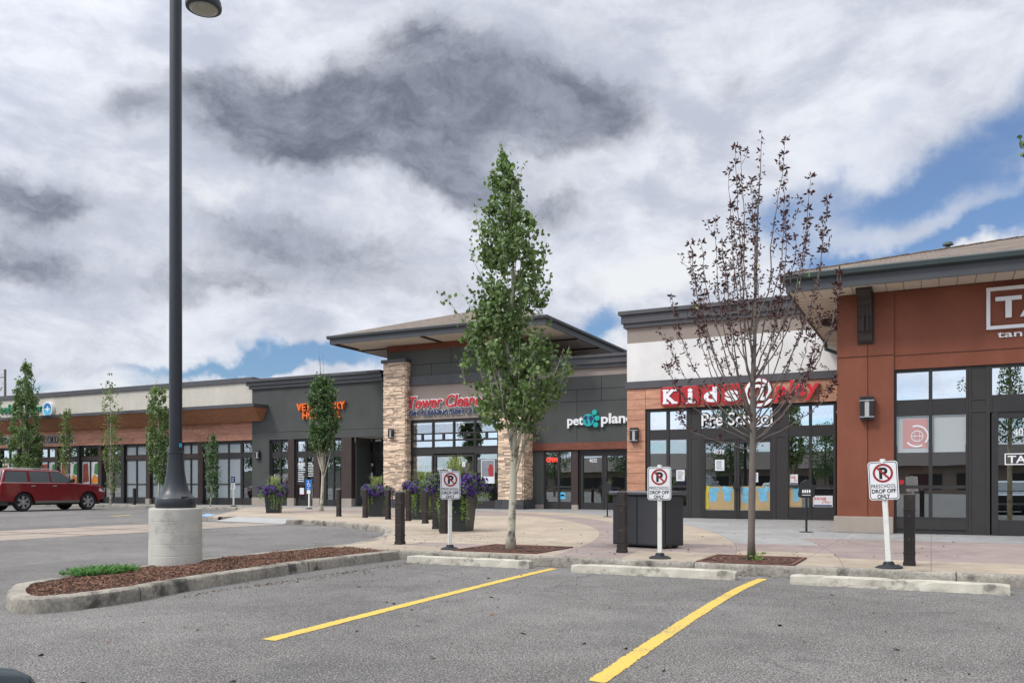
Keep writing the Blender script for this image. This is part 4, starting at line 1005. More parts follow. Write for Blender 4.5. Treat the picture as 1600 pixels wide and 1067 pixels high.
text_mesh('numerals', '4032', 'let_white', S, X(918), X(930), Z(920, 722), Z(920, 716), Y + .215, .004, bold=.02); settle(S, (X(918), Y + .21, Z(920, 722)))
S = thing('shop_sign', 'white pet planet letters with teal globe and paw dots on charcoal wall', 'sign')
yw = Y - .03
text_mesh('letters', 'pet', 'let_white', S, X(888.3), X(913), Z(900, 669), Z(900, 652), yw, .12, bold=.022)
text_mesh('letters', 'planet', 'let_white', S, X(941), X(1000), Z(945, 667.0), Z(945, 646.2), yw, .12, bold=.022)
gx, gz = X(921.5), Z(921, 656.5); gr = (X(930.5) - X(912.5)) / 2
def disc(mb, cx_, cz_, r_, y0, y1, n=28): return mb.prism([(cx_ + r_ * math.cos(6.2832 * i / n), cz_ + r_ * math.sin(6.2832 * i / n)) for i in range(n)], 'y', y0, y1)
gl = disc(MB(), gx, gz, gr, yw - .16, yw - .001).build('globe', 'teal', S)
land = MB()
for sh in ([(-.75, .5), (-.35, .72), (-.05, .55), (-.1, .3), (-.28, .1), (-.2, -.1), (-.05, -.3), (-.15, -.75), (-.3, -.5), (-.42, -.1), (-.55, .05), (-.85, .2)], [(.2, .6), (.55, .72), (.85, .4), (.9, 0), (.65, -.1), (.6, -.5), (.42, -.6), (.35, -.15), (.15, .1), (.1, .35)]):
    land.prism([(gx + a * gr, gz + b * gr) for a, b in sh], 'y', yw - .167, yw - .1605)
land.build('continents', 'navy', gl)
for a, b in ((930.8, 644.5), (934.8, 653.3), (932.8, 663.6)): disc(MB(), X(a), Z(a, b), gr * .43, yw - .14, yw - .001, 20).build('paw_dot', 'teal', S)
settle(S, (X(888), Y, Z(888, 670)))

# ================================================================== 4. dry cleaner's tower
Y = 33.75; F = Front(Y); X, Z = F.X, F.Z
B = thing('dry_cleaner', 'stone-pillared tower shop with wide low hipped roof, mid picture', 'building')
wl, wr = X(605), -16.25; zs = Z(607, 541.5); YE = 31.95
zb1, zb0 = Z(640, 589), Z(640, 603); zo = Z(640, 656.5)
MB().box(wl, wr, Y, 42, zb1, zs - .3).build('wall', 'stucco_grey2', B)
MB().box(wl - .002, wr + .002, Y - .03, 42.1, zs - .3, zs).build('frieze', 'beam', B)
MB().box(wl - .002, wr + .05, Y - .1, Y + .3, zb0, zb1 - .002).build('ledge', 'metal_cap', B)
MB().box(wl, wr, Y, Y + .3, zo, zb0 - .002).build('wall', 'taupe', B)
j = MB(); jz = Z(640, 571); j.box(wl, wr, Y - .004, Y + .01, jz - .012, jz + .012); xx = X(674); j.box(xx - .01, xx + .01, Y - .0042, Y + .01, zb1 + .02, jz - .013); xx = X(705); j.box(xx - .01, xx + .01, Y - .0042, Y + .01, jz + .013, zs - .31)
j.build('joint', 'joint', B)
# roof with soffit beams
ex0, ex1, ey1 = -25.55, -14.35, 44.0
sf = MB().box(ex0 + .06, ex1 - .06, YE + .06, ey1, zs + .0, zs + .03); sf.build('soffit', 'soffit', B)
beams = [(X(px_) - .09, X(px_) + .09, YE + .1, Y - .031) for px_ in (560, 690)] + [(ex0 + .1, wl - .01, Y + .3, Y + .48), (ex0 + .1, wl - .01, 38, 38.2)] + [(wr + .01, ex1 - .1, yy, yy + .18) for yy in (35.6, 38.4)]
for q in beams: MB().box(*q, zs - .05, zs - .001).build('soffit_beam', 'bracket', B)
fc = MB(); fc.box(ex0, ex1, YE, YE + .05, zs - .02, zs + .26); fc.box(ex0, ex0 + .05, YE + .051, ey1, zs - .02, zs + .26); fc.box(ex1 - .05, ex1, YE + .051, ey1, zs - .02, zs + .26)
fc.build('fascia', 'fascia', B)
gt = MB(); gt.prism([(YE + a, zs + b + .02) for a, b in gp_], 'x', ex0 - .11, ex1 + .11); gt.prism([(ex0 + a, zs + b + .02) for a, b in gp_], 'y', YE, ey1); gt.prism([(ex1 - a, zs + b + .02) for a, b in gp_], 'y', YE, ey1)
gt.build('gutter', 'fascia', B)
hip('roof', B, ex0 - .05, ex1 + .05, YE - .05, ey1, zs + .38, .33)
# stone columns
cz = Z(600, 570); YC = 33.4
core = MB(); c1a, c1b = Front(YC).X(600), Front(YC).X(633.5)
core.box(c1a + .02, c1b - .02, YC, Y + .3, .2, cz - .01); core.build('column_core', 'joint', B); core = MB(); c2a, c2b = Front(YC).X(779), Front(YC).X(816.5)
core.box(c2a + .02, c2b - .02, YC, Y + .62, .2, Z(640, 656)); core.build('column_core', 'joint', B)
v1 = veneer(B, c1a, c1b, YC, .42, cz, 'f', 1); v1r = veneer(B, c1a, c1b, YC, .42, cz, 'r', 2, ydepth=.38); v1.v, v1.f = v1.v, v1.f
v1.add(v1r.v, v1r.f); v1.build('stone_column', 'stone', B)
v2 = veneer(B, c2a, c2b, YC, .42, zo - .02, 'f', 3); v2r = veneer(B, c2a, c2b, YC, .42, zo - .02, 'r', 4, ydepth=.98); v2.add(v2r.v, v2r.f); v2.build('stone_column', 'stone', B)
dk_ = MB(); rr = random.Random(4)
for xa, xb, yd_ in ((c1a - .12, c1b + .12, .75), (c2a - .12, c2b + .12, 1.1)):
    x = xa
    while x < xb - .05:
        e = min(xb, x + rr.uniform(.3, .6)); dk_.box(x, e - .006, YC - .14 - rr.uniform(0, .03), YC + .1, 0, .21); dk_.box(x + .02, e - .012, YC - .13 - rr.uniform(0, .03), YC + .1, .212, .41); x = e
    dk_.box(xb - .2, xb + .02, YC + .11, YC + yd_ - .1, 0, .405)
    dk_.build('column_base', 'stone_dark', B); dk_ = MB()
MB().box(c1a - .1, c1b + .08, YC - .12, Y + .02, cz, cz + .15).build('column_cap', 'metal_cap', B)
# storefront
fx0, fx1 = X(637.5), X(779.5)
px_cols = [(643, 674), (676.5, 706.5), (709, 739.5), (742, 776)]
cols_ = [(X(a), X(b)) for a, b in px_cols]
top_rows = [(Z(660, 698.5), Z(660, 689.5)), (Z(660, 687), Z(660, 678.8)), (Z(660, 676.8), Z(660, 660.5))]
zh1, zh0 = top_rows[0][0] - .05, Z(660, 709)
fo = bay(B, Y + .05, fx0, fx1, zh1 - .02, zo, cols_, top_rows, row_glass={0: 'glass_hi', 1: 'glass_hi'})
mm = MB()
for a, b in cols_[:]: mm.box((a + b) / 2 - .05, (a + b) / 2 + .05, Y + .055, Y + .15, top_rows[1][0], top_rows[1][1])
mm.build('glazing_bar', 'bronze', fo)
MB().box(fx0, fx1, Y + .07, Y + .2, zh0, zh1 - .021).build('door_header', 'bronze2', B)
bay(B, Y + .05, fx0, X(676), 0, zh0 - .002, [(X(643), X(673.5))], [(.35, zh0 - .1)]); bay(B, Y + .05, X(741), fx1, 0, zh0 - .002, [(X(743), X(776))], [(.35, zh0 - .06)])
for a, b, ga, gb in ((677, 708, 680, 705), (708.5, 740, 711.5, 736.5)):
    dr = bay(B, Y + .07, X(a), X(b), .01, zh0 - .05, [(X(ga), X(gb))], [(.3, zh0 - .15)], name='door', glass='glass_door'); handle(dr, X(b) - .08 if a < 690 else X(a) + .08, Y + .06, 1.1)
room(B, wl + .4, wr - .2, Y + .4, Y + 7, 3.9)
MB().box(wl + .01, X(638), Y + .1, Y + .3, 0, zo).build('wall', 'stucco_grey2', B)
yi = Y + .122
q = poster(B, X(750), X(771), Z(760, 755), Z(760, 718), Y + .104, 'paper', 'window_poster')
MB().box(X(751), X(770), Y + .1005, Y + .1035, Z(760, 744), Z(760, 719)).build('poster_print', mat('poster_grey', (.22, .24, .27), .6, .3, 3), q)
pm = MB().prism([(X(762), Z(760, 744)), (X(769), Z(760, 744)), (X(769), Z(760, 730)), (X(767), Z(760, 725)), (X(763), Z(760, 725)), (X(761), Z(760, 733))], 'y', Y + .097, Y + .1); pm.build('poster_figure', 'petal_r', q)
poster(B, X(714), X(725), Z(720, 729), Z(720, 721), yi, 'paper', 'notice')
settle(B, (wl, Y, 0))
S = thing('shop_sign', 'red slanted Tower Cleaners lettering over navy DRY CLEANING line', 'sign')
text_mesh('letters', 'Tower Cleaners', 'let_red', S, X(641), X(770), Z(641, 639.3), Z(641, 620.5), Y, .14, bold=.006, shear=.25, border='let_white', bgrow=.06)
text_mesh('letters', 'DRY CLEANING SHIRT LAUNDRY', 'navy', S, X(641.5), X(772), Z(641, 650.5), Z(641, 642.6), Y, .1, bold=.004, shear=.1, border='let_white', bgrow=.045)
settle(S, (X(641), Y, Z(641, 650)))
S = thing('door_decal', 'white lettering on the dry cleaner\'s left door glass', 'decal')
text_mesh('letters', 'Tower Cleaners', 'let_white', S, X(681.5), X(703), Z(690, 733.5), Z(690, 730.2), Y + .128, .004, bold=.02); fine_print(S, X(682), X(703), Z(690, 745), Z(690, 735), Y + .122, 4, 'let_white', 5)
settle(S, (X(681), Y, Z(690, 745)))
S = thing('window_lettering', 'white OPEN lettering on the dry cleaner\'s left window', 'lettering')
text_mesh('letters', 'OPEN', 'let_white', S, X(651), X(665.5), Z(655, 731.5), Z(655, 726.5), Y + .1, .003, bold=-.005); settle(S, (X(651), Y, Z(655, 731)))
FC = Front(YC); wall_lamp(FC.X(613.3), YC - .05, FC.Z(613, 677.5), .46, 'dark wall lamp on the tan stone column of the tower')

# ================================================================== 5. veterinary hospital
Y = 34.4; F = Front(Y); X, Z = F.X, F.Z
B = thing('veterinary_clinic', 'dark grey stucco shop with brown posts left of the stone column', 'building')
xl, xr = X(394), X(599.5); zt, zc0 = Z(596, 579), Z(596, 595); zo = Z(596, 681.5); jz = Z(596, 667.5)
MB().box(xl, xr, Y, Y + .3, zo, zc0).build('wall', 'stucco_grey', B)
MB().box(xl, X(420.5), Y, Y + .3, .42, zo - .001).build('wall', 'stucco_grey', B)
MB().box(xl, X(420.7), Y - .03, Y + .3, 0, .419).build('plinth', 'plinth', B)
j = MB(); j.box(xl, xr, Y - .02, Y + .01, jz - .02, jz + .02); xx = X(418); j.box(xx - .012, xx + .012, Y - .004, Y + .01, jz + .03, zc0 - .01); j.build('joint', 'stucco_grey2', B)
cornice(B, xl, xr, Y, [(zc0, zc0 + .17, .12), (zc0 + .171, zt - .14, .22), (zt - .139, zt, .34)], 8, (1, 0))
MB().box(xl, xr, Y + .3, 48, zc0 - .3, zc0 - .1).build('roof', 'metal_cap', B)
vz = dict(b=.34, r0=Z(500, 757), r1=Z(500, 755), l=Z(500, 714), t0=Z(500, 704), t1=Z(500, 688.5))
for a, b, cs in ((420.7, 449.5, [(422.5, 434.5), (436.5, 448)]), (459.5, 489.5, [(461.5, 474.5), (477, 487.8)]), (499.5, 533, [(507.5, 517.5), (519.5, 531.5)])):
    bay(B, Y + .12, X(a), X(b), 0, zo - .005, [(X(p), X(q_)) for p, q_ in cs], [(vz['b'], vz['r0']), (vz['r1'], vz['l']), (vz['t0'], vz['t1'])])
for a, b in ((449.7, 459.3), (489.7, 499.3), (533.2, 549)):
    MB().box(X(a), X(b), Y + .0, Y + .3, .4, zo - .002).build('post', 'mull', B); MB().box(X(a) - .03, X(b) + .03, Y - .04, Y + .3, 0, .399).build('plinth', 'plinth', B)
# recessed entrance
MB().box(X(549.1), X(549.1) + .1, Y + .31, Y + 1.5, 0, zo).build('wall', 'stucco_grey', B)
Fr = Front(Y + 1.5)
d0 = Fr.X(566); MB().box(X(549.1), d0, Y + 1.5, Y + 1.7, 0, zo).build('wall', 'stucco_grey', B)
bay(B, Y + 1.5, d0, xr, Fr.Z(580, 714), zo, [(d0 + .1, d0 + .62), (d0 + .75, d0 + 1.2)], [(Fr.Z(580, 706), Fr.Z(580, 686.5))], row_glass={0: 'glass_hi'})
dr = bay(B, Y + 1.52, d0 + .05, d0 + .95, .01, Fr.Z(580, 714.5), [(d0 + .17, d0 + .83)], [(.3, Fr.Z(580, 719))], name='door', glass='glass_door'); handle(dr, d0 + .88, Y + 1.5, 1.1)
bay(B, Y + 1.52, d0 + 1.0, xr, .01, Fr.Z(580, 714.5), [(d0 + 1.08, xr - .15)], [(.3, Fr.Z(580, 719))])
MB().box(X(549.1) + .1, xr, Y + .301, Y + 1.5, zo, zo + .05).build('recess_ceiling', 'soffit', B)
room(B, xl + .4, xr - .2, Y + 1.8, Y + 8, 3.3)
MB().box(xl + .3, X(549), Y + 1.2, Y + 1.3, 0, 3.3).build('interior', 'interior', B)
settle(B, (xl, Y, 0))
S = thing('shop_sign', 'orange VETERINARY HOSPITAL lettering on dark grey stucco', 'sign')
text_mesh('letters', 'VETERINARY', 'orange', S, X(466), X(542), Z(500, 641.2), Z(500, 629.3), Y, .16, bold=.016, rise=.0)
text_mesh('letters', 'HOSPITAL', 'orange', S, X(475.5), X(534), Z(500, 654.0), Z(500, 642.6), Y, .16, bold=.016); settle(S, (X(466), Y, Z(500, 654)))
S = thing('window_lettering', 'white rows of small print on the clinic window behind blue parking sign', 'lettering')
fine_print(S, X(461.5), X(474), Z(468, 753), Z(468, 722), Y + .17, 9, 'let_white', 7); fine_print(S, X(477.5), X(487.5), Z(468, 745), Z(468, 722), Y + .17, 9, 'let_white', 8)
MB().box(X(465), X(471.5), Y + .165, Y + .168, Z(468, 772), Z(468, 762)).build('notice', 'paper', S)
fine_print(S, X(461.8), X(474), Z(468, 726.5), Z(468, 723.5), Y + .164, 1, 'let_white', 9); settle(S, (X(461), Y, Z(468, 772)))
S = thing('door_decal', 'white number 4020 on the recessed clinic door', 'decal')
text_mesh('numerals', '4020', 'let_white', S, Fr.X(573), Fr.X(582), Fr.Z(577, 728), Fr.Z(577, 723.5), Y + 1.57, .004, bold=.02); fine_print(S, Fr.X(573.5), Fr.X(581), Fr.Z(577, 736), Fr.Z(577, 729.5), Y + 1.57, 3, 'let_white', 3)
MB().box(Fr.X(574), Fr.X(581), Y + 1.565, Y + 1.568, Fr.Z(577, 748), Fr.Z(577, 738)).build('notice', 'paper', S); settle(S, (Fr.X(573), Y + 1.5, Fr.Z(577, 748)))
wall_lamp(X(404.5), Y - .001, Z(404, 710.5), .46, 'dark wall lamp on the grey pier of the veterinary shop')

# ================================================================== 6. liquor store (left)
Y = 34.6; F = Front(Y); X, Z = F.X, F.Z
B = thing('liquor_store', 'long cream and brown shop with flared wooden canopy at the left', 'building')
xl, xr = -72.0, X(396.5); zt = Z(393, 589.5); zc = zt - .26; zcan1, zcan0 = 5.34, 4.5; zp1, zp0 = Z(394, 657.6), Z(394, 687.6)
MB().box(xl, xr, Y, Y + .3, zcan1 - .3, zc).build('wall', 'cream', B)
MB().box(xl, xr + .0, Y - .1, Y + 5, zc + .001, zt).build('parapet_cap', 'metal_cap', B)
MB().box(xl, xr, Y + .3, 50, zc - .5, zc - .3).build('roof', 'metal_cap', B)
MB().box(xl, xr, Y + .02, Y + .3, zp0 - .01, zcan1 - .301).build('wall', 'joint', B)
xce = Front(Y - 1.3).X(380)
cn = MB(); cn.box(xl, xce, Y - 1.32, Y + .01, zcan1 - .17, zcan1); cn.box(xce, xce + .72, Y - 1.32 + .0, Y - .001, zcan1 - .171, zcan1 - .001)
cn.build('canopy_cap', 'metal_cap', B)
cs_ = MB()
a0, a1 = Y - 1.25, Y - .35
xe1, xe0 = xce + .66, xce - .05
cs_.add([(xl, a0, zcan1 - .18), (xe1, a0, zcan1 - .18), (xe0 + .35, a1, zcan0), (xl, a1, zcan0), (xe1, Y - .005, zcan1 - .18), (xe0 + .35, Y - .005, zcan0), (xl, Y - .005, zcan1 - .18), (xl, Y - .005, zcan0)],
        [(0, 1, 2, 3), (1, 4, 5, 2), (3, 2, 5, 7), (0, 6, 4, 1), (0, 3, 7, 6)])
cs_.build('canopy_soffit', 'soffit_wood', B)
cj = MB()
x = xe0 - 3
while x > xl: cj.add([(x, a0 - .003, zcan1 - .19), (x + .015, a0 - .003, zcan1 - .19), (x + .015, a1 - .003, zcan0), (x, a1 - .003, zcan0)], [(0, 1, 2, 3)]); x -= 2.44
cj.build('soffit_joint', 'joint', B)
wp = MB(); hh = (zp1 + .05 - zp0) / 3; rr = random.Random(9)
for r_ in range(3):
    x = xr - .01; first = [1.9, .9, 2.4][r_]
    while x > xl:
        e = max(xl, x - (first if first else 2.44)); first = 0
        wp.box(e + .01, x, Y - .01, Y + .019, zp0 + r_ * hh + .01, zp0 + (r_ + 1) * hh); x = e
wp.build('wall_panels', 'wood2', B)
lz = dict(b=.38, r0=Z(315, 756.6), r1=Z(315, 755.2), l=Z(315, 717), t0=Z(315, 708), t1=Z(315, 694.5))
rows_l = [(lz['b'], lz['r0']), (lz['r1'], lz['l']), (lz['t0'], lz['t1'])]
# bays from right to left; pixel edges of glass
bay(B, Y + .1, X(317.5), X(375), 0, zp0, [(X(318.5), X(335.5)), (X(337), X(354)), (X(355.5), X(373.5))], rows_l, glass='frost')
bay(B, Y + .1, X(375.2), X(394.5), 0, zp0, [(X(377), X(392))], [(lz['b'], lz['r0']), (lz['r1'], lz['l']), (lz['t0'], lz['t1'])])
edges = [(283.5, 308), (235.5, 270), (195, 227), (160, 188), (125, 152), (91, 119.5), (60, 85), (30, 55), (0, 25), (-32, -6)]
for i, (a, b) in enumerate(edges):
    gm = 'frost' if i < 3 else 'glass_hi' if i == 3 else 'glass'
    mid = (a + b) / 2
    bay(B, Y + .1, X(a) - .05, X(b) + .05, 0, zp0, [(X(a), X(mid - .7)), (X(mid + .7), X(b))], rows_l, glass=gm, row_glass={2: gm if i < 3 else 'glass_hi'})
    MB().box(X(a) + .0, X(b) - .0, Y + .085, Y + .1, lz['l'] + .05, lz['t0'] - .05).build('transom_band', 'mull', B)
allx = [X(317.5)] + [v for a, b in edges for v in (X(b) + .05, X(a) - .05)]
for i in range(0, len(allx) - 1, 2):
    x1_, x0_ = allx[i], allx[i + 1]
    if x1_ - x0_ > .05:
        pz_ = MB().box(x0_ + .02, x1_ - .02, Y - .02, Y + .25, .3, zp0 - .002); pz_.build('post', 'bronze2' if i % 4 else 'mull', B); MB().box(x0_ - .0, x1_ + .0, Y - .05, Y + .25, 0, .299).build('plinth', 'plinth' if i in (4, 12) else 'bronze', B)
MB().box(xl, X(-32) - .05, Y + .1, Y + .3, 0, zp0).build('wall', 'stucco_grey', B)
MB().box(X(394.5), xr, Y + .05, Y + .3, 0, zp0).build('wall', 'bronze', B)
room(B, xl + .4, xr - .2, Y + .9, Y + 8, 3.4)
# posters in the left windows
rr = random.Random(21)
dm = [mat('print_rust', (.32, .07, .04), .6, .4, 3), mat('print_white', (.6, .6, .6), .6, .2, 3), mat('print_orange', (.60, .22, .03), .6, .2, 3), mat('print_green', (.05, .2, .06), .6, .3, 3)]
for a, b in edges[4:9]:
    x0_, x1_ = X(a) + .03, X(b) - .03; w_ = x1_ - x0_; z0_, z1_ = lz['r1'], lz['l'] - .03; h_ = z1_ - z0_
    q = poster(B, x0_, x1_, z0_, z1_, Y + .150, dm[1], 'window_poster')
    MB().prism([(x0_ + w_ * .02, z0_ + h_ * .05), (x0_ + w_ * .4, z0_ + h_ * .1), (x0_ + w_ * rr.uniform(.3, .5), z0_ + h_ * .95), (x0_ + w_ * .05, z0_ + h_ * .9)], 'y', Y + .1475, Y + .1495).build('poster_shape', dm[0], q)
    MB().prism([(x0_ + w_ * .45, z0_ + h_ * .02), (x0_ + w_ * .98, z0_ + h_ * .02), (x0_ + w_ * .98, z0_ + h_ * .25), (x0_ + w_ * .7, z0_ + h_ * .45)], 'y', Y + .1465, Y + .1485).build('poster_shape', dm[2], q)
    MB().prism([(x0_ + w_ * .7, z0_ + h_ * .46), (x0_ + w_ * .95, z0_ + h_ * .4), (x0_ + w_ * .92, z0_ + h_ * .95), (x0_ + w_ * .75, z0_ + h_ * .9)], 'y', Y + .1455, Y + .1475).build('poster_shape', dm[3], q)
settle(B, (xr, Y, 0))
S = thing('shop_sign', 'green sobeys liquor script on the cream parapet behind a tree', 'sign')
text_mesh('letters', 'sobeys', 'green', S, X(1.5), X(37), Z(30, 649.5), Z(30, 631), Y, .12, bold=.012, shear=.25)
text_mesh('letters', 'liquor', 'green', S, X(42), X(67.5), Z(55, 647.5), Z(55, 631.5), Y, .12, bold=.0, shear=.05)
settle(S, (X(1), Y, Z(30, 650)))
S = thing('oval_sign', 'white-rimmed blue oval bird emblem on the cream parapet', 'sign')
ox, oz, orx, orz = X(78.5), Z(78.5, 639.7), (X(86) - X(71)) / 2, (Z(78, 628) - Z(78, 651.5)) / 2
def oval(mb, k_, y0, y1, n=32): return mb.prism([(ox + orx * k_ * math.cos(6.2832 * i / n), oz + orz * k_ * math.sin(6.2832 * i / n)) for i in range(n)], 'y', y0, y1)
oval(MB(), 1, Y - .2, Y - .001).build('rim', 'let_white', S); pn_ = oval(MB(), .84, Y - .21, Y - .2005).build('face', 'lt_blue', S)
MB().prism([(ox + orx * .82 * math.cos(R(a)), oz + orz * .82 * math.sin(R(a))) for a in range(5, 181, 8)], 'y', Y - .213, Y - .2105).build('sky_field', mat('sea_blue', (.02, .17, .42), .5, .05), pn_)
MB().prism([(ox + a * orx, oz + b * orz) for a, b in ((-.7, .12), (-.1, .1), (.15, .5), (.25, .1), (.75, .15), (.3, -.12), (0, -.4), (-.05, -.1))], 'y', Y - .218, Y - .2135).build('bird', 'let_white', pn_)
settle(S, (ox, Y, oz - orz))
S = thing('shop_sign', 'black SPIRITS WINE COLD BEER lettering on the brown panel band', 'sign')
yl = Y - .012
text_mesh('letters', 'SPIRITS', 'let_blk', S, X(1.5), X(29), Z(15, 694.5), Z(15, 682.8), yl, .07, bold=.012, border='let_white', bgrow=.06)
text_mesh('letters', 'WINE', 'let_blk', S, X(33), X(63), Z(50, 693.3), Z(50, 681.8), yl, .07, bold=.012, border='let_white', bgrow=.06)
text_mesh('letters', 'COLD BEER', 'let_blk', S, X(69.5), X(116), Z(92, 692.2), Z(92, 680.4), yl, .07, bold=.012, border='let_white', bgrow=.06)
d_ = MB(); disc(d_, X(66.2), Z(66, 687), .1, yl - .07, yl - .001, 12); disc(d_, X(31), Z(31, 688.5), .1, yl - .07, yl - .001, 12); d_.build('bullet', 'let_blk', S); settle(S, (X(1.5), Y, Z(15, 695)))
# ================================================================== lamp post on its concrete pier
pv = direction(274.5, 760) * 10.97
PX, PY = pv.x, pv.y
t = thing('concrete_pier', 'round board-marked concrete pier carrying the lamp post in the mulch', 'pier', (PX, PY, -.04))
prof = [(.326, 0)]
for i in range(5): prof += [(.328 - i * .0008, .012 + i * .148), (.328 - i * .0008, .150 + i * .148), (.3245 - i * .0008, .153 + i * .148), (.3245 - i * .0008, .157 + i * .148)]
prof += [(.324, .752), (.320, .758), (.30, .762)]
pc_ = MB().lathe(prof, 48).build('shaft', 'pier', t, smooth='auto')
ztop = -.04 + .762
LP = thing('lamp_post', 'tall black lamp post with flared base and disc lamp heads', 'lamp post', (PX, PY, ztop))
MB().lathe([(.245, 0), (.25, .015), (.25, .12), (.24, .135), (.205, .16), (.165, .23), (.135, .33), (.115, .45), (.1, .62), (.097, .70), (.102, .705), (.102, .725), (.09, .73)], 40).build('base', 'pole', LP, smooth='auto')
MB().box(.19, .235, -.1, .0, .133, .15).build('base_bolt', 'rubber', LP)
MB().lathe([(.082, .731), (.080, 2.5), (.074, 6.9), (.072, 7.5), (.03, 7.58)], 28).build('pole', 'pole', LP, smooth='auto')
tp = MB()
for k in range(2):
    a = R(-12 + k * 16); b = R(-12 + k * 16 + 16); tp.quad(((.084) * math.cos(a), .084 * math.sin(a), .79), (.084 * math.cos(b), .084 * math.sin(b), .79), (.084 * math.cos(b), .084 * math.sin(b), .84), (.084 * math.cos(a), .084 * math.sin(a), .84))
tp.build('tape', 'cyan', LP)
Hh = 6.74
for sgn, az in ((1, YAW + R(64)),):
    hv = Vector((CS, SN, 0)) * .20 + Vector((-SN, CS, 0)) * .45; ca, sa = hv.x / .52, hv.y / .52
    # yaw so that the arm runs to the right of the picture
    arm = MB().tube([(ca * .07, sa * .07, Hh + .32), (ca * .3, sa * .3, Hh + .42), (ca * .52, sa * .52, Hh + .32)], [.03, .028, .03], 8); arm.build('arm', 'pole', LP, smooth=True)
    cx_, cy_ = ca * .52, sa * .52
    hd = MB().lathe([(.18, Hh), (.232, Hh + .01), (.237, Hh + .05), (.222, Hh + .06), (.227, Hh + .10), (.215, Hh + .12), (.2, Hh + .2), (.13, Hh + .28), (.06, Hh + .33)], 32, (cx_, cy_)).build('lamp_head', 'pole', LP, smooth='auto')
    MB().lathe([(.05, Hh - .035), (.14, Hh - .025), (.188, Hh + .001)], 28, (cx_, cy_)).build('lens', 'lens', hd, smooth=True)

# ================================================================== bollards
def make_bollard(label):
    t = thing('bollard', label, 'bollard', group='brown posts standing on the paving')
    p = MB().prism([(-.058, -.065), (.058, -.065), (.065, -.058), (.065, .058), (.058, .065), (-.058, .065), (-.065, .058), (-.065, -.058)], 'z', .02, .90)
    p.build('post', 'bollard', t, bevel=.004)
    bn = MB()
    for z0_, h_ in ((.15, .018), (.70, .02), (.0, .05)): MB().box(-.071, .071, -.071, .071, z0_, z0_ + h_).build('band', 'bollard', t, bevel=.003)
    MB().add([(-.06, -.06, .901), (.06, -.06, .901), (.06, .06, .901), (-.06, .06, .901), (0, 0, .925)], [(0, 1, 4), (1, 2, 4), (2, 3, 4), (3, 0, 4), (0, 3, 2, 1)]).build('cap', 'bollard', t)
    bt = MB()
    for z0_ in (.33, .62): bt.box(-.008, .008, -.070, -.064, z0_, z0_ + .016)
    bt.build('bolt', 'trim', t)
    return t
bol = [(625, 850, 'brown post nearest the camera in the middle, just left of a no parking sign', 1.0, 0),
       (972, 863, 'brown post in front of the dark grey cabinet', 1.02, 3), (1421, 883, 'brown post before the tanning salon window, rightmost of all', 1.0, -2),
       (529.5, 806.5, 'brown post right of the small aspen by the veterinary shop', 1.0, 0), (570.5, 808.5, 'brown post at the left side of the second flower planter from left', 1.0, 5),
       (606.5, 811, 'brown post at the right side of the second flower planter from left', 1.0, -4), (638, 813.5, 'brown post at the foot of the stone column, left of two planters', 1.0, 2),
       (664.5, 817.5, 'brown post in front of the third flower planter from left', 1.02, 0), (681, 826, 'brown post pair member, left one beside the nearest no parking plate', 1.02, 8),
       (694, 833, 'brown post directly behind the leftmost no parking sign', 1.05, 0), (210, 786.5, 'thin black post far left on the walk before the frosted windows', 1.0, 0)]
proto = None
for px_, py_, lb, sc, rz_ in bol:
    p = gp(px_, py_)
    if px_ == 210: p = Vector((on_y(210, 32.6)[0], 32.6, 0))
    if proto is None: proto = make_bollard(lb); proto.location = p; o = proto
    else: o = dup(proto, p, R(rz_), lb, sc)

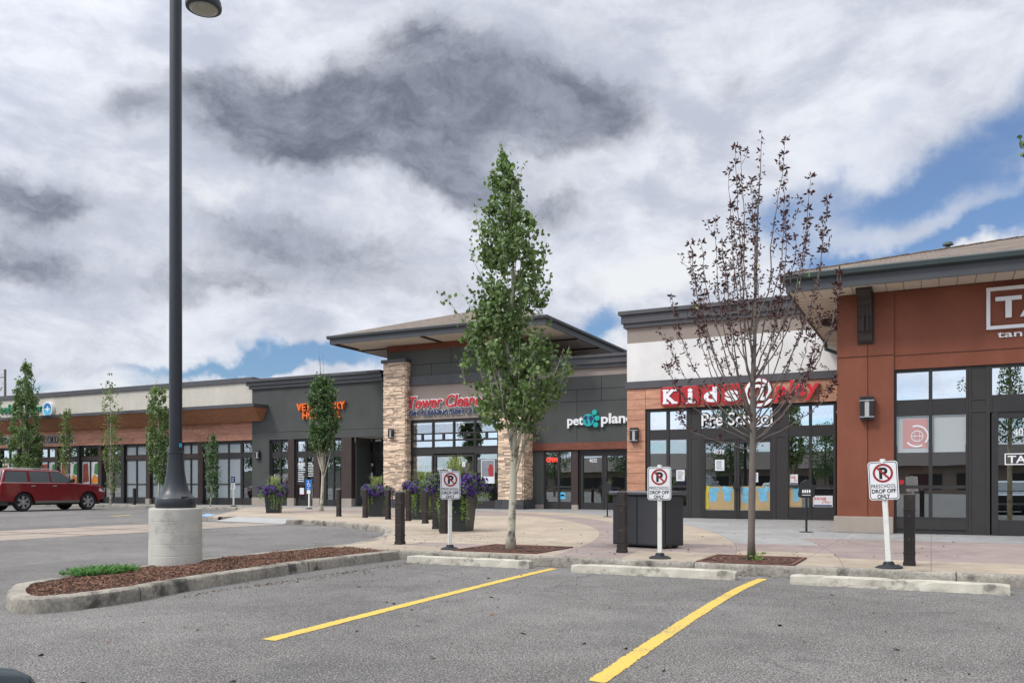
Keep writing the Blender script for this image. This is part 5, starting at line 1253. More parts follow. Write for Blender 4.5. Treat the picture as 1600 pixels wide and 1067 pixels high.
# ================================================================== no-parking signs
def make_noparking(label):
    t = thing('parking_sign', label, 'parking sign', group='no parking preschool drop off signs on white posts')
    MB().prism([(-.03, -.02), (.03, -.02), (.03, .02), (-.03, .02)], 'z', .05, 1.30).build('post', 'wpost', t, bevel=.006)
    bs = MB().lathe([(.155, 0), (.155, .012), (.12, .03), (.07, .04), (.055, .075), (.04, .08)], 16); bs.build('base', 'rubber', t, smooth='auto')
    bl_ = MB()
    for k in range(4):
        a = k * math.pi / 2 + .6; bl_.lathe([(.014, .02), (.014, .035)], 8, (.11 * math.cos(a), .11 * math.sin(a)))
    bl_.build('bolt', 'black', t)
    z0_, z1_, hw = .815, 1.275, .165
    pts = lambda d, r: rrect(-hw + d, hw - d, z0_ + d, z1_ - d, r)
    pl_ = MB().prism(pts(0, .035), 'y', -.034, -.0305).build('plate', 'sign_white', t)
    bd = MB(); n = len(pts(0, .03)); A, Bq = pts(.010, .03), pts(.017, .026)
    for i in range(n): bd.prism([A[i], A[(i + 1) % n], Bq[(i + 1) % n], Bq[i]], 'y', -.0355, -.0341)
    bd.build('border', 'sign_black', pl_)
    zc = z1_ - .14
    text_mesh('letter', 'P', 'sign_black', pl_, -.042, .052, zc - .07, zc + .068, -.0341, .0014, bold=.045)
    rg_ = MB(); ring_band(rg_, 0, zc, .088, .112, -.0372, -.0357, 0, 360, 36)
    rg_.prism([(-.073, zc + .057), (-.057, zc + .073), (.073, zc - .057), (.057, zc - .073)], 'y', -.0374, -.0359)
    rg_.build('prohibition_ring', 'sign_red', pl_)
    text_mesh('lettering', 'PRESCHOOL', 'sign_black', pl_, -.138, .138, z0_ + .143, z0_ + .187, -.0341, .0014, bold=.012, spacing=1.15)
    text_mesh('lettering', 'DROP OFF', 'sign_black', pl_, -.135, .135, z0_ + .080, z0_ + .130, -.0341, .0014, bold=.03)
    text_mesh('lettering', 'ONLY', 'sign_black', pl_, -.075, .065, z0_ + .018, z0_ + .067, -.0341, .0014, bold=.03)
    bt = MB()
    for z_ in (z0_ + .015, z1_ - .018): bt.box(-.012, .012, -.045, -.0375, z_ - .01, z_ + .01)
    bt.box(-.02, .02, -.03, -.02, z1_ + .0, z1_ + .03); bt.build('bolt', 'wpost', t)
    return t
S2 = make_noparking('white no parking sign on post in front of the dark grey cabinet'); S2.location = gp(1031, 872); S2.rotation_euler = (R(.5), R(0), R(6))
s1 = dup(S2, gp(703, 858), R(-30), 'white no parking sign on post before the flower planters, leftmost of its kind', .98); s1.rotation_euler = (0, 0, R(44))
s3 = dup(S2, gp(1389, 887), 0, 'white leaning no parking sign before the tanning salon, rightmost of its kind', 1.03); s3.rotation_euler = (R(1), R(-3.0), R(-6))

# small signs by the far kerb
t = thing('parking_sign', 'small navy and white stacked signs on a white post by frosted windows', 'parking sign', (on_y(365, 31.6)[0], 31.6, 0))
MB().box(-.03, .03, -.03, .03, .04, 1.5).build('post', 'wpost', t); MB().lathe([(.17, 0), (.14, .04), (.05, .06)], 12).build('base', 'rubber', t)
a_ = MB().box(-.13, .13, -.045, -.032, 1.2, 1.5).build('plate', 'navy', t); fine_print(a_, -.09, .09, 1.24, 1.46, -.047, 3, 'sign_white', 3)
b_ = MB().box(-.13, .13, -.045, -.032, .86, 1.18).build('plate', 'sign_white', t); fine_print(b_, -.09, .09, .9, 1.14, -.047, 4, 'let_side', 4)
t = thing('accessible_parking_sign', 'blue wheelchair sign on a white post before the clinic door', 'parking sign', (on_y(483, 29.6)[0], 29.6, 0), R(8))
MB().box(-.03, .03, -.03, .03, .04, 1.25).build('post', 'wpost', t); MB().lathe([(.17, 0), (.14, .04), (.05, .06)], 12).build('base', 'rubber', t)
a_ = MB().box(-.155, .155, -.045, -.032, .86, 1.32).build('plate', 'sign_blue', t)
wc = MB(); ring_band(wc, .01, 1.08, .06, .08, -.049, -.046, 110, 360, 18); disc(wc, -.02, 1.245, .025, -.049, -.046, 10)
wc.box(-.032, -.01, -.0492, -.0458, 1.1, 1.21); wc.box(-.01, .06, -.0493, -.0457, 1.12, 1.14); wc.prism([(.05, 1.13), (.07, 1.13), (.1, 1.03), (.08, 1.03)], 'y', -.0494, -.0456); wc.build('symbol', 'sign_white', a_)
fine_print(a_, -.08, .08, .89, .96, -.048, 1, 'sign_white', 2)
b_ = MB().box(-.09, .09, -.045, -.032, .68, .85).build('plate', 'sign_white', t)

# black swing stands
def stand(loc, rz, label, s=1.0, num=None):
    t = thing('sign_stand', label, 'sign stand', loc, rz, 'black stands with rounded triangular heads')
    MB().lathe([(.024, .02), (.024, .80)], 8).build('pole', 'black', t); MB().lathe([(.15, 0), (.15, .012), (.03, .02)], 14).build('base', 'black', t)
    h = MB().prism([(-.17, .78), (-.18, .83), (-.15, 1.02), (-.1, 1.11), (0, 1.16), (.1, 1.11), (.15, 1.02), (.18, .83), (.17, .78), (.12, .755), (-.12, .755)], 'y', -.02, .02)
    hd_ = h.build('head', 'black', t, bevel=.01)
    if num:
        mk = MB(); rr_ = random.Random(4)
        for k in range(4): x_ = -.09 + k * .046; mk.prism([(x_, .87), (x_ + .03, .86), (x_ + .038, .92), (x_ + .01, .94)], 'y', -.024, -.0205)
        mk.box(-.09, .09, -.0235, -.0202, .81, .822); mk.build('print', 'let_white', hd_)
    return t
stand(gp(1260, 831), R(5), 'black stand with white print on its head before the preschool window', num=1)
stand(gp(949, 807), R(-10), 'black stand with triangular head before the pet shop doors')

# ================================================================== dark cabinet for bins
a = gp(956.5, 853.5); b = gp(1036, 858.5)
cbx0, cbx1, cby = -5.45, -4.22, 12.55
c_l = gp(956, 853); c_r = gp(1036, 858)
ang = math.atan2(c_r.y - c_l.y, c_r.x - c_l.x); Wc = (c_r - c_l).length; Dc = .58
t = thing('bin_enclosure', 'dark grey metal cabinet with overhanging lid on the paving mid right', 'bin enclosure', c_l, ang)
bx_ = MB()
bx_.box(0, Wc, .03, Dc, .035, .86); bx_.build('body', 'bin', t, bevel=.006)
dm_ = MB(); dm_.box(.02, Wc / 2 - .008, 0.005, .0295, .06, .845); dm_.build('door', 'bin', t, bevel=.004); dm_ = MB(); dm_.box(Wc / 2 + .008, Wc - .02, 0.005, .0295, .06, .845); dm_.build('door', 'bin', t, bevel=.004)
sd_ = MB(); sd_.box(Wc + .0005, Wc + .018, .07, Dc - .04, .06, .845); sd_.build('side_panel', 'bin', t, bevel=.004)
ld = MB().prism([(-.03, .862), (-.045, .875), (-.045, .91), (-.02, .925), (Dc + .02, .925), (Dc + .04, .91), (Dc + .04, .875), (Dc + .02, .862)], 'x', -.035, Wc + .045); ld.build('lid', 'bin_top', t, bevel=.006)
for x_ in (.05, Wc - .13):
    MB().box(x_, x_ + .08, .08, .16, 0, .034).build('foot', 'black', t); MB().box(x_, x_ + .08, Dc - .16, Dc - .08, 0, .034).build('foot', 'black', t)
MB().box(-.012, -.001, .1, .12, .72, .8).build('latch', 'steel', t)

# ================================================================== flower planters
def make_planter(label, seed):
    rr = random.Random(seed)
    t = thing('flower_planter', label, 'planter', group='tall dark planters of purple petunias')
    p = MB(); a, b, h = .255, .315, .70
    v = [(-a, -a, 0), (a, -a, 0), (a, a, 0), (-a, a, 0), (-b, -b, h), (b, -b, h), (b, b, h), (-b, b, h)]
    c = b - .035; v += [(-c, -c, h), (c, -c, h), (c, c, h), (-c, c, h), (-c, -c, h - .06), (c, -c, h - .06), (c, c, h - .06), (-c, c, h - .06)]
    p.add(v, [(0, 3, 2, 1), (0, 1, 5, 4), (1, 2, 6, 5), (2, 3, 7, 6), (3, 0, 4, 7), (4, 5, 9, 8), (5, 6, 10, 9), (6, 7, 11, 10), (7, 4, 8, 11), (8, 9, 13, 12), (9, 10, 14, 13), (10, 11, 15, 14), (11, 8, 12, 15), (12, 13, 14, 15)])
    p.build('pot', 'pot', t, bevel=.006)
    lf = MB(); fl = MB(); vi = MB(); bd_ = MB()
    def leafq(mb, p, s, asp=.6):
        n = Vector((rr.gauss(0, 1), rr.gauss(0, 1), rr.gauss(.4, 1))).normalized(); u = n.orthogonal().normalized(); q = n.cross(u)
        an = rr.uniform(0, 6.28); u, q = u * math.cos(an) + q * math.sin(an), q * math.cos(an) - u * math.sin(an)
        mb.add([p - u * s, p - q * s * asp + n * s * .2, p + u * s, p + q * s * asp + n * s * .2], [(0, 1, 2, 3)])
    lumps = [(Vector((rr.uniform(-.46, .46), rr.uniform(-.46, .46), rr.uniform(.76, 1.12))), rr.uniform(.10, .20)) for _ in range(26)]
    for c_, r_ in lumps:
        rad = math.hypot(c_.x, c_.y); c_.z -= rad * .25
        for _ in range(95):
            d = Vector((rr.gauss(0, 1), rr.gauss(0, 1), rr.gauss(0, .8))).normalized() * r_ * rr.random() ** .4; leafq(lf, c_ + d, rr.uniform(.014, .03))
    def bloom(p, n, s):
        n = n.normalized(); u = n.orthogonal().normalized(); q = n.cross(u); k = 7; a0 = rr.uniform(0, 6)
        ring_ = [p + (u * math.cos(a0 + 6.283 * i / k) + q * math.sin(a0 + 6.283 * i / k)) * s * rr.uniform(.85, 1.1) + n * s * rr.uniform(.1, .35) for i in range(k)]
        fl.add([p - n * s * .3] + ring_, [(0, 1 + i, 1 + (i + 1) % k) for i in range(k)])
    bl_l = [(Vector((math.cos(a_) * rr.uniform(.38, .56), math.sin(a_) * rr.uniform(.38, .56), rr.uniform(.70, 1.02))), rr.uniform(.09, .17)) for a_ in [rr.uniform(0, 6.28) for _ in range(24)]]
    bl_l += [(Vector((rr.uniform(-.32, .32), rr.uniform(-.32, .32), rr.uniform(.95, 1.08))), .1) for _ in range(5)]
    for c_, r_ in bl_l:
        for _ in range(32):
            d = Vector((rr.gauss(0, 1), rr.gauss(0, 1), rr.gauss(0, .9))).normalized() * r_ * rr.uniform(.5, 1); n = d + Vector((c_.x, c_.y, .3)) * .4
            bloom(c_ + d, n, rr.uniform(.024, .038))
        for _ in range(26):
            d = Vector((rr.gauss(0, 1), rr.gauss(0, 1), rr.gauss(0, .9))).normalized() * r_ * rr.uniform(.2, .8); leafq(lf, c_ + d, rr.uniform(.014, .026))
    for k in range(26):
        a_ = rr.uniform(0, 6.28); p_ = Vector((math.cos(a_) * rr.uniform(.3, .42), math.sin(a_) * rr.uniform(.3, .42), .74)); L = rr.uniform(.15, .62); sw = rr.uniform(-.1, .1)
        st_ = [p_ + Vector((math.cos(a_) * .07 * min(1, q_ * 3) + sw * q_ * .4, math.sin(a_) * .07 * min(1, q_ * 3), -L * q_)) for q_ in [i / 7 for i in range(8)]]
        vi.tube(st_, [.004] * 8, 3)
        for q_ in st_[1:]:
            for _ in range(4): leafq(vi, q_ + Vector((rr.gauss(0, .02), rr.gauss(0, .02), rr.gauss(0, .025))), rr.uniform(.014, .024), .85)
    for k in range(90):
        a_ = rr.uniform(0, 6.28); ln = rr.uniform(.25, .5); b0 = Vector((rr.gauss(0, .08), rr.gauss(0, .08), 1.02)); o_ = Vector((math.cos(a_), math.sin(a_), 0)); w2 = Vector((-math.sin(a_), math.cos(a_), 0)) * .007
        m1 = b0 + o_ * ln * .25 + Vector((0, 0, ln * .7)); m2 = b0 + o_ * ln * .75 + Vector((0, 0, ln * .95 - rr.uniform(0, .1)))
        bd_.add([b0 - w2, b0 + w2, m1 + w2, m1 - w2, m2], [(0, 1, 2, 3), (3, 2, 4)])
    lf.build('foliage', 'leaf', t, fix=False); fl.build('flowers', 'petal', t, fix=False); vi.build('trailing_vine', 'leaf_vine', t, fix=False); bd_.build('grass_plume', 'plume', t, fix=False)
    if seed == 2:
        fl = MB()
        for _ in range(60): c_ = Vector((rr.uniform(-.55, -.25), rr.uniform(-.3, .1), rr.uniform(.78, 1.02))); bloom(c_, Vector((c_.x, c_.y, .3)), .024)
        fl.build('flowers', 'petal_r', t, fix=False)['label'] = 'red flowers at the left side'
    return t
pA = make_planter('purple flower planter behind the leftmost no parking sign, largest of the four', 1); pA.location = gp(713, 829); pA.rotation_euler = (0, 0, R(10)); pA.scale = (1.2,) * 3
pB = make_planter('flower planter with red and purple blooms before the stone column, third from left', 2); pB.location = gp(660, 811); pB.rotation_euler = (0, 0, R(4)); pB.scale = (1.08,) * 3
dup(pA, gp(589, 806.5), R(110), 'purple flower planter between two posts, second from left', .97)
dup(pA, gp(428, 801), R(215), 'purple flower planter leftmost, before the grey pier of the veterinary shop', 1.0)

# ================================================================== tree grates
def grate(c, s, label, rz=0):
    t = thing('tree_grate', label, 'tree grate', (c.x, c.y, .0), rz, 'rusty square grates round the trees')
    MB().box(-s, s, -s, s, .002, .006).build('pit_soil', 'soil', t)
    g = MB()
    for a_, b_ in ((-s, -s + .05), (s - .05, s)): g.box(a_, b_, -s, s, .0055, .020); g.box(-s + .05, s - .05, a_, b_, .0055, .0195)
    nr = 28
    for k in range(nr):
        a_ = 6.2832 * k / nr; ca, sa = math.cos(a_), math.sin(a_); e = (s - .05) / max(abs(ca), abs(sa)); r0 = .22
        if k % 2: r0 = .45
        px_, py_ = -sa * .012, ca * .012
        g.add([(ca * r0 - px_, sa * r0 - py_, .018), (ca * e - px_, sa * e - py_, .018), (ca * e + px_, sa * e + py_, .018), (ca * r0 + px_, sa * r0 + py_, .018)], [(0, 1, 2, 3)])
    for r_ in (.2, .3, .4, .5, .6, .7):
        if r_ + .03 < s:
            n = 36
            for i in range(n):
                a0, a1 = 6.2832 * i / n, 6.2832 * (i + 1) / n
                g.quad((r_ * math.cos(a0), r_ * math.sin(a0), .019), (r_ * math.cos(a1), r_ * math.sin(a1), .019), ((r_ + .045) * math.cos(a1), (r_ + .045) * math.sin(a1), .019), ((r_ + .045) * math.cos(a0), (r_ + .045) * math.sin(a0), .019))
    g.build('grate', 'grate', t, fix=False)
    return t
TA = gp(800, 858.5); TP = gp(1174, 876)
grate(Vector((TA.x - .02, TA.y + .12, 0)), .72, 'rusty square grate round the tall aspen'); grate(Vector((TP.x, TP.y + .1, 0)), .62, 'rusty square grate round the purple-leaved tree')

# ================================================================== trees
def leaf(mb, p, s, rr, asp=.85, up=.35, k=5):
    n = Vector((rr.gauss(0, 1), rr.gauss(0, 1), rr.gauss(up, .8))).normalized(); u = n.orthogonal().normalized(); q = n.cross(u)
    a = rr.uniform(0, 6.283); u, q = u * math.cos(a) + q * math.sin(a), q * math.cos(a) - u * math.sin(a)
    if k == 5: mb.add([p - u * s, p - u * s * .3 - q * s * asp, p + u * s * .6 - q * s * asp * .7, p + u * s * 1.1, p + u * s * .6 + q * s * asp * .7, p - u * s * .3 + q * s * asp], [(0, 1, 2, 3, 4, 5)])
    else: mb.add([p - u * s, p - q * s * asp, p + u * s, p + q * s * asp], [(0, 1, 2, 3)])
def columnar(name, label, base, depth, table, nclump, nleaf, ls, trunk_r, leafm='leaf', barkm='bark', seed=1, limbs=16, low=None, k=5, sparse=1.0, wisps=0, extra=None, group='young columnar trees before the shops', cat='tree'):
    """table rows: photo row y, left and right edge of the crown in photo columns; becomes radii in metres round the stem"""
    rr = random.Random(seed); sc = depth / FPX
    t = thing(name, label, cat, base, 0, group)
    right = Vector((CS, SN, 0)); back_ = Vector((-SN, CS, 0))
    bx = base_px = None
    rows = []
    for y, xl_, xr_ in table:
        z = 1 + (760 - y) * sc; cxp = (xl_ + xr_) / 2; rows.append((z, (cxp - extra_px) * sc, (xr_ - xl_) / 2 * sc))
    rows.sort()
    def at_z(z):
        if z <= rows[0][0]: return rows[0][1], rows[0][2]
        for a, b in zip(rows, rows[1:]):
            if z <= b[0]:
                f = (z - a[0]) / (b[0] - a[0] + 1e-9); return a[1] + (b[1] - a[1]) * f, a[2] + (b[2] - a[2]) * f
        return rows[-1][1], rows[-1][2]
    ztop = rows[-1][0]; zlow = rows[0][0]
    def axis(z):
        f = min(1, max(0, z / ztop)); ox_ = at_z(max(z, zlow))[0] * f
        return right * (ox_ * .8 + .02 * math.sin(z * 2.1 + seed)) + back_ * (.03 * math.sin(z * 1.3)) + Vector((0, 0, z))
    tr = MB(); n = 26
    rad = lambda z: trunk_r * max(.08, (1 - z / ztop) ** .8) * (1 + .5 * max(0, .12 - z) / .12)
    tr.tube([axis(ztop * .97 * i / n) for i in range(n + 1)], [rad(ztop * .97 * i / n) for i in range(n + 1)], 12)
    tt = tr.build('trunk', barkm, t, smooth=True)
    br = MB(); cl = []
    if trunk_r > .05:
        kn = MB()
        for i in range(34):
            z = rr.uniform(.05, zlow + .3); a = rr.uniform(0, 6.283); p = axis(z) + Vector((math.cos(a), math.sin(a), 0)) * rad(z) * .985
            s_ = rr.uniform(.008, .024); tng = Vector((-math.sin(a), math.cos(a), 0)); o_ = Vector((math.cos(a), math.sin(a), 0)) * .007
            kn.add([p - tng * s_ * 1.3, p + Vector((0, 0, -s_ * .55)) + o_, p + tng * s_ * 1.3, p + Vector((0, 0, s_ * .7)) + o_], [(0, 1, 3), (1, 2, 3)])
        kn.build('bark_scar', 'bark_br', tt, fix=False)
    # clumps near the surface of the crown and some within it
    for i in range(nclump):
        for _ in range(30):
            z = rr.uniform(zlow, ztop); ox_, r_ = at_z(z)
            if rr.random() < (r_ / max(q[2] for q in rows)) ** 1.0 + .08: break
        a = rr.uniform(0, 6.283); q = math.sqrt(rr.random()) * .93
        p = right * ox_ + Vector((math.cos(a) * r_ * q, math.sin(a) * r_ * q, z)); cl.append((p, q))
    nl = 0; lf = MB()
    per = nleaf // nclump
    for p, q in cl:
        s_ = rr.uniform(.045, .115) * (depth / 13.4) ** .35
        for _ in range(max(3, int(per * rr.uniform(.5, 1.5)))):
            d = Vector((rr.gauss(0, 1), rr.gauss(0, 1), rr.gauss(0, 1.3))) * s_ * .62
            leaf(lf, p + d, ls * rr.uniform(.55, 1.3), rr, k=k)
    # upright shoots that break the outline
    for i in range(wisps):
        z = rr.uniform(zlow, ztop - .2); ox_, r_ = at_z(z); a = rr.uniform(0, 6.283); p = right * ox_ + Vector((math.cos(a) * r_, math.sin(a) * r_, z)) * 1.0
        e = p + Vector((math.cos(a) * .1, math.sin(a) * .1, rr.uniform(.2, .42))) * (depth / 13.4) ** .3
        br.tube([p - Vector((math.cos(a) * .1, math.sin(a) * .1, .2)), p, e], [.005, .004, .002], 3)
        for _ in range(14): f = rr.random(); leaf(lf, p.lerp(e, f) + Vector((rr.gauss(0, .03), rr.gauss(0, .03), 0)), ls * rr.uniform(.6, 1), rr, k=k)
    # limbs: long ascending ones from low on the stem, each ending in a clump
    lo = low if low is not None else zlow * .8
    for i in range(limbs):
        p, q = cl[rr.randrange(len(cl))]
        z0_ = max(lo + rr.uniform(0, .25), p.z - rr.uniform(.8, 1.9)) if i > limbs * .4 else lo + rr.uniform(-.1, .45)
        if p.z < z0_ + .25: continue
        a0 = axis(z0_); mid = a0.lerp(p, .42) + (Vector((p.x, p.y, 0)) - Vector((a0.x, a0.y, 0))) * .22
        r0 = rad(z0_) * rr.uniform(.32, .55)
        pts_ = []
        for k_ in range(9):
            f = k_ / 8; pts_.append(a0 * (1 - f) ** 2 + mid * 2 * f * (1 - f) + p * f * f)
        br.tube(pts_, [r0 * (1 - .85 * k_ / 8) for k_ in range(9)], 6)
    br.build('limbs', barkm if trunk_r > .03 else 'twig', t, smooth=True)
    lf.build('crown', leafm, t, fix=False)
    return t
extra_px = 800
T1 = columnar('aspen_tree', 'tall leafy aspen with pale trunk in the middle foreground', TA, 13.4,
    [(668, 775, 835), (655, 752, 852), (630, 735, 868), (600, 727, 884), (575, 724, 880), (545, 718, 866), (525, 724, 852), (500, 740, 850), (470, 741, 850), (440, 744, 856), (400, 741, 856), (370, 740, 850), (345, 744, 838), (325, 757, 826), (300, 765, 819), (270, 769, 804), (252, 775, 799), (242, 780, 794)],
    420, 11800, .034, .066, seed=5, limbs=22, low=1.12, wisps=26, group=None)
# stray shoots: low left sprig by the roof, right-hand sprig, as in the photo
lf = MB(); br = MB(); rr = random.Random(17); right = Vector((CS, SN, 0)); fwd_ = Vector((-SN, CS, 0))
def spot(px_, py_, off=0): return right * ((px_ - 800) * 13.4 / FPX) + fwd_ * off + Vector((0, 0, 1 + (760 - py_) * 13.4 / FPX))
for pts_, nlf in (([(775, 560), (745, 520), (712, 485), (694, 458)], 22), ([(775, 540), (752, 505), (735, 480), (722, 460)], 16), ([(835, 640), (858, 600), (868, 570), (866, 545)], 60), ([(840, 650), (868, 615), (880, 590), (886, 575)], 90), ([(800, 480), (842, 440), (853, 400), (851, 375)], 26), ([(770, 400), (752, 370), (745, 350), (743, 312)], 26), ([(835, 690), (850, 640), (862, 610), (875, 600)], 50)):
    P_ = [spot(a, b, rr.uniform(-.15, .15)) for a, b in pts_]; br.tube(P_, [.011, .008, .005, .002], 5)
    for _ in range(nlf):
        f = rr.uniform(.9, 3) if nlf < 30 else rr.uniform(0.2, 3); i_ = min(2, int(f)); q = P_[i_].lerp(P_[i_ + 1], f - i_); leaf(lf, q + Vector((rr.gauss(0, .05), rr.gauss(0, .05), rr.gauss(0, .05))) * (1 if nlf < 30 else 1.4), rr.uniform(.026, .04), rr)
for _ in range(14): leaf(lf, spot(rr.uniform(752, 770), rr.uniform(628, 672), -.3), .034, rr)
br.build('shoots', 'bark', T1, smooth=True); lf.build('outer_leaves', 'leaf', T1, fix=False)
lf = MB()
for px_, py_ in ((758, 596), (763, 632), (757, 652), (768, 650), (747, 515), (741, 498), (765, 618), (846, 585)): leaf(lf, spot(px_, py_, -.5), .036, rr)
o = lf.build('yellowed_leaves', 'plume', T1, fix=False); o['label'] = 'a few yellow leaves'

# far trees, measured at their own distances
def far_tree(name, label, px_, Y_, table, *a, **kw):
    global extra_px
    x_, d_ = on_y(px_, Y_); extra_px = px_
    return columnar(name, label, (x_, Y_, 0), d_, table, *a, **kw)
far_tree('aspen_tree', 'leafy young aspen before the orange veterinary lettering', 503, 27.6,
    [(706, 497, 512), (695, 484, 524), (675, 478, 527), (650, 478, 530), (625, 482, 526), (605, 487, 522), (592, 494, 518), (588, 502, 510)], 200, 7200, .052, .07, 'leaf_dk', seed=11, limbs=14, low=1.3, k=4, wisps=14)
bt = MB(); rr = random.Random(2)
x_, d_ = on_y(503, 27.6)
for a_, b_ in ((505, 552), (500, 560), (484, 588), (519, 592), (498, 545)):
    s_ = d_ / FPX; top = Vector((x_, 27.6, 0)) + right * (a_ - 503) * s_ + Vector((0, 0, 1 + (760 - b_) * s_)); lowp = Vector((x_, 27.6, 0)) + right * (a_ - 503) * s_ * .4 + Vector((0, 0, 1 + (760 - b_ - 55) * s_)); bt.tube([lowp, lowp.lerp(top, .5) + Vector((.02, 0, 0)), top], [.012, .008, .004], 4)
o = bt.build('bare_twigs', 'twig', None)
vt = [q for q in bpy.data.objects if q.get('label') == 'leafy young aspen before the orange veterinary lettering'][0]; o.parent = vt; o.location = -Vector(vt.location)
far_tree('aspen_tree', 'slim young tree with sparse leaves before the rightmost frosted windows', 329, 30.9,
    [(775, 326, 338), (750, 323, 342), (735, 324, 341), (715, 319, 341), (700, 320, 339), (688, 325, 335), (678, 327, 332)], 80, 1500, .055, .035, 'leaf_dk', seed=12, limbs=8, low=.3, k=4, wisps=8)
far_tree('aspen_tree', 'dense green young tree just left of the lamp post base', 247, 32.4,
    [(755, 245, 262), (740, 238, 266), (715, 232, 268), (690, 229, 268), (660, 234, 266), (630, 231, 262), (612, 232, 260), (602, 238, 252)], 190, 6200, .06, .06, 'leaf', seed=13, limbs=12, low=1.2, k=4, wisps=14)
far_tree('birch_tree', 'thin pale-leaved tree between the red truck and frosted windows', 172, 32.4,
    [(770, 170, 181), (745, 166, 186), (715, 160, 187), (690, 160, 190), (660, 161, 188), (635, 160, 186), (615, 161, 178), (600, 165, 175), (585, 168, 173)], 130, 1900, .05, .045, 'leaf_lt', seed=14, limbs=16, low=.5, k=4, wisps=12)
far_tree('aspen_tree', 'small yellow-green tree directly behind the red truck', 104, 32.4,
    [(738, 96, 112), (715, 93, 112), (690, 93, 112), (665, 94, 112), (650, 97, 109), (641, 102, 108)], 80, 1500, .055, .045, 'leaf_lt', seed=15, limbs=8, low=.8, k=4, wisps=8)
far_tree('aspen_tree', 'tall dense green tree behind the red truck, before green shop lettering', 40, 32.2,
    [(735, 14, 64), (715, 12, 65), (690, 16, 64), (670, 20, 60), (645, 19, 58), (620, 22, 55), (600, 24, 53), (585, 34, 50), (572, 37, 45), (566, 40, 43)], 240, 9500, .064, .075, 'leaf', seed=16, limbs=16, low=1.2, k=4, wisps=16)
far_tree('aspen_tree', 'green tree cut by the left picture edge', -16, 32.2,
    [(735, -40, 4), (690, -38, 3), (650, -34, 2), (610, -28, -2), (580, -20, -10)], 110, 2600, .062, .07, 'leaf', seed=18, limbs=10, low=1.2, k=4, wisps=8)

# purple-leaved tree: open vase of ascending limbs
rr = random.Random(23)
d2 = 11.35
PT = thing('purple_leaf_tree', 'sparse purple-leaved tree with slim grey-brown trunk before the preschool', 'tree', TP)
def sp2(px_, py_, off=0): return right * ((px_ - 1174) * d2 / FPX) + fwd_ * off + Vector((0, 0, 1 + (760 - py_) * d2 / FPX))
tk = MB(); path = [(1174, 876), (1174, 840), (1175, 780), (1176, 720), (1177, 660), (1176, 600), (1179, 540), (1180, 470), (1182, 400), (1184, 330), (1188, 270), (1190, 210)]
tk.tube([sp2(a, b) for a, b in path], [.058, .047, .046, .045, .042, .034, .026, .021, .016, .011, .007, .003], 10)
tk.build('trunk', 'bark_br', PT, smooth=True)
br = MB(); lf = MB()
tips = [(1165, 224, 500, .25), (1140, 245, 560, -.3), (1148, 255, 600, .3), (1215, 228, 520, -.2), (1235, 282, 560, .2), (1252, 292, 600, -.4), (1125, 332, 640, .35), (1132, 345, 600, -.5), (1104, 372, 640, .2), (1280, 322, 650, -.3), (1298, 333, 660, .3), (1262, 352, 640, .5),
        (1262, 345, 600, -.1), (1075, 388, 660, -.2), (1092, 384, 650, .4), (1112, 402, 650, -.6), (1058, 455, 670, .3), (1240, 400, 640, .6), (1160, 300, 560, -.5), (1200, 300, 560, .5), (1208, 360, 600, -.6), (1150, 400, 600, .6), (1170, 340, 560, .4),
        (1036, 566, 690, -.2), (1060, 520, 680, .5), (1080, 480, 670, -.6), (1322, 425, 680, .2), (1305, 470, 680, .5), (1290, 440, 680, -.5), (1318, 580, 690, .3), (1100, 460, 660, .6), (1220, 470, 660, .2), (1130, 480, 660, -.3), (1270, 500, 670, .1), (1250, 560, 690, -.5), (1065, 640, 700, .3)]
def tuft(p, n_, s=.028, sp=.03):
    for _ in range(n_):
        d = Vector((rr.gauss(0, 1), rr.gauss(0, 1), rr.gauss(.5, 1))).normalized(); nn_ = d.orthogonal().normalized(); w_ = d.cross(nn_) * s * rr.uniform(.3, .42); b_ = p + d * s * .25 + Vector((rr.gauss(0, sp * .4),) * 3); L = s * rr.uniform(1.1, 1.9)
        lf.add([b_, b_ + d * L * .5 + w_ + nn_ * s * .1, b_ + d * L, b_ + d * L * .5 - w_ + nn_ * s * .1], [(0, 1, 2, 3)])
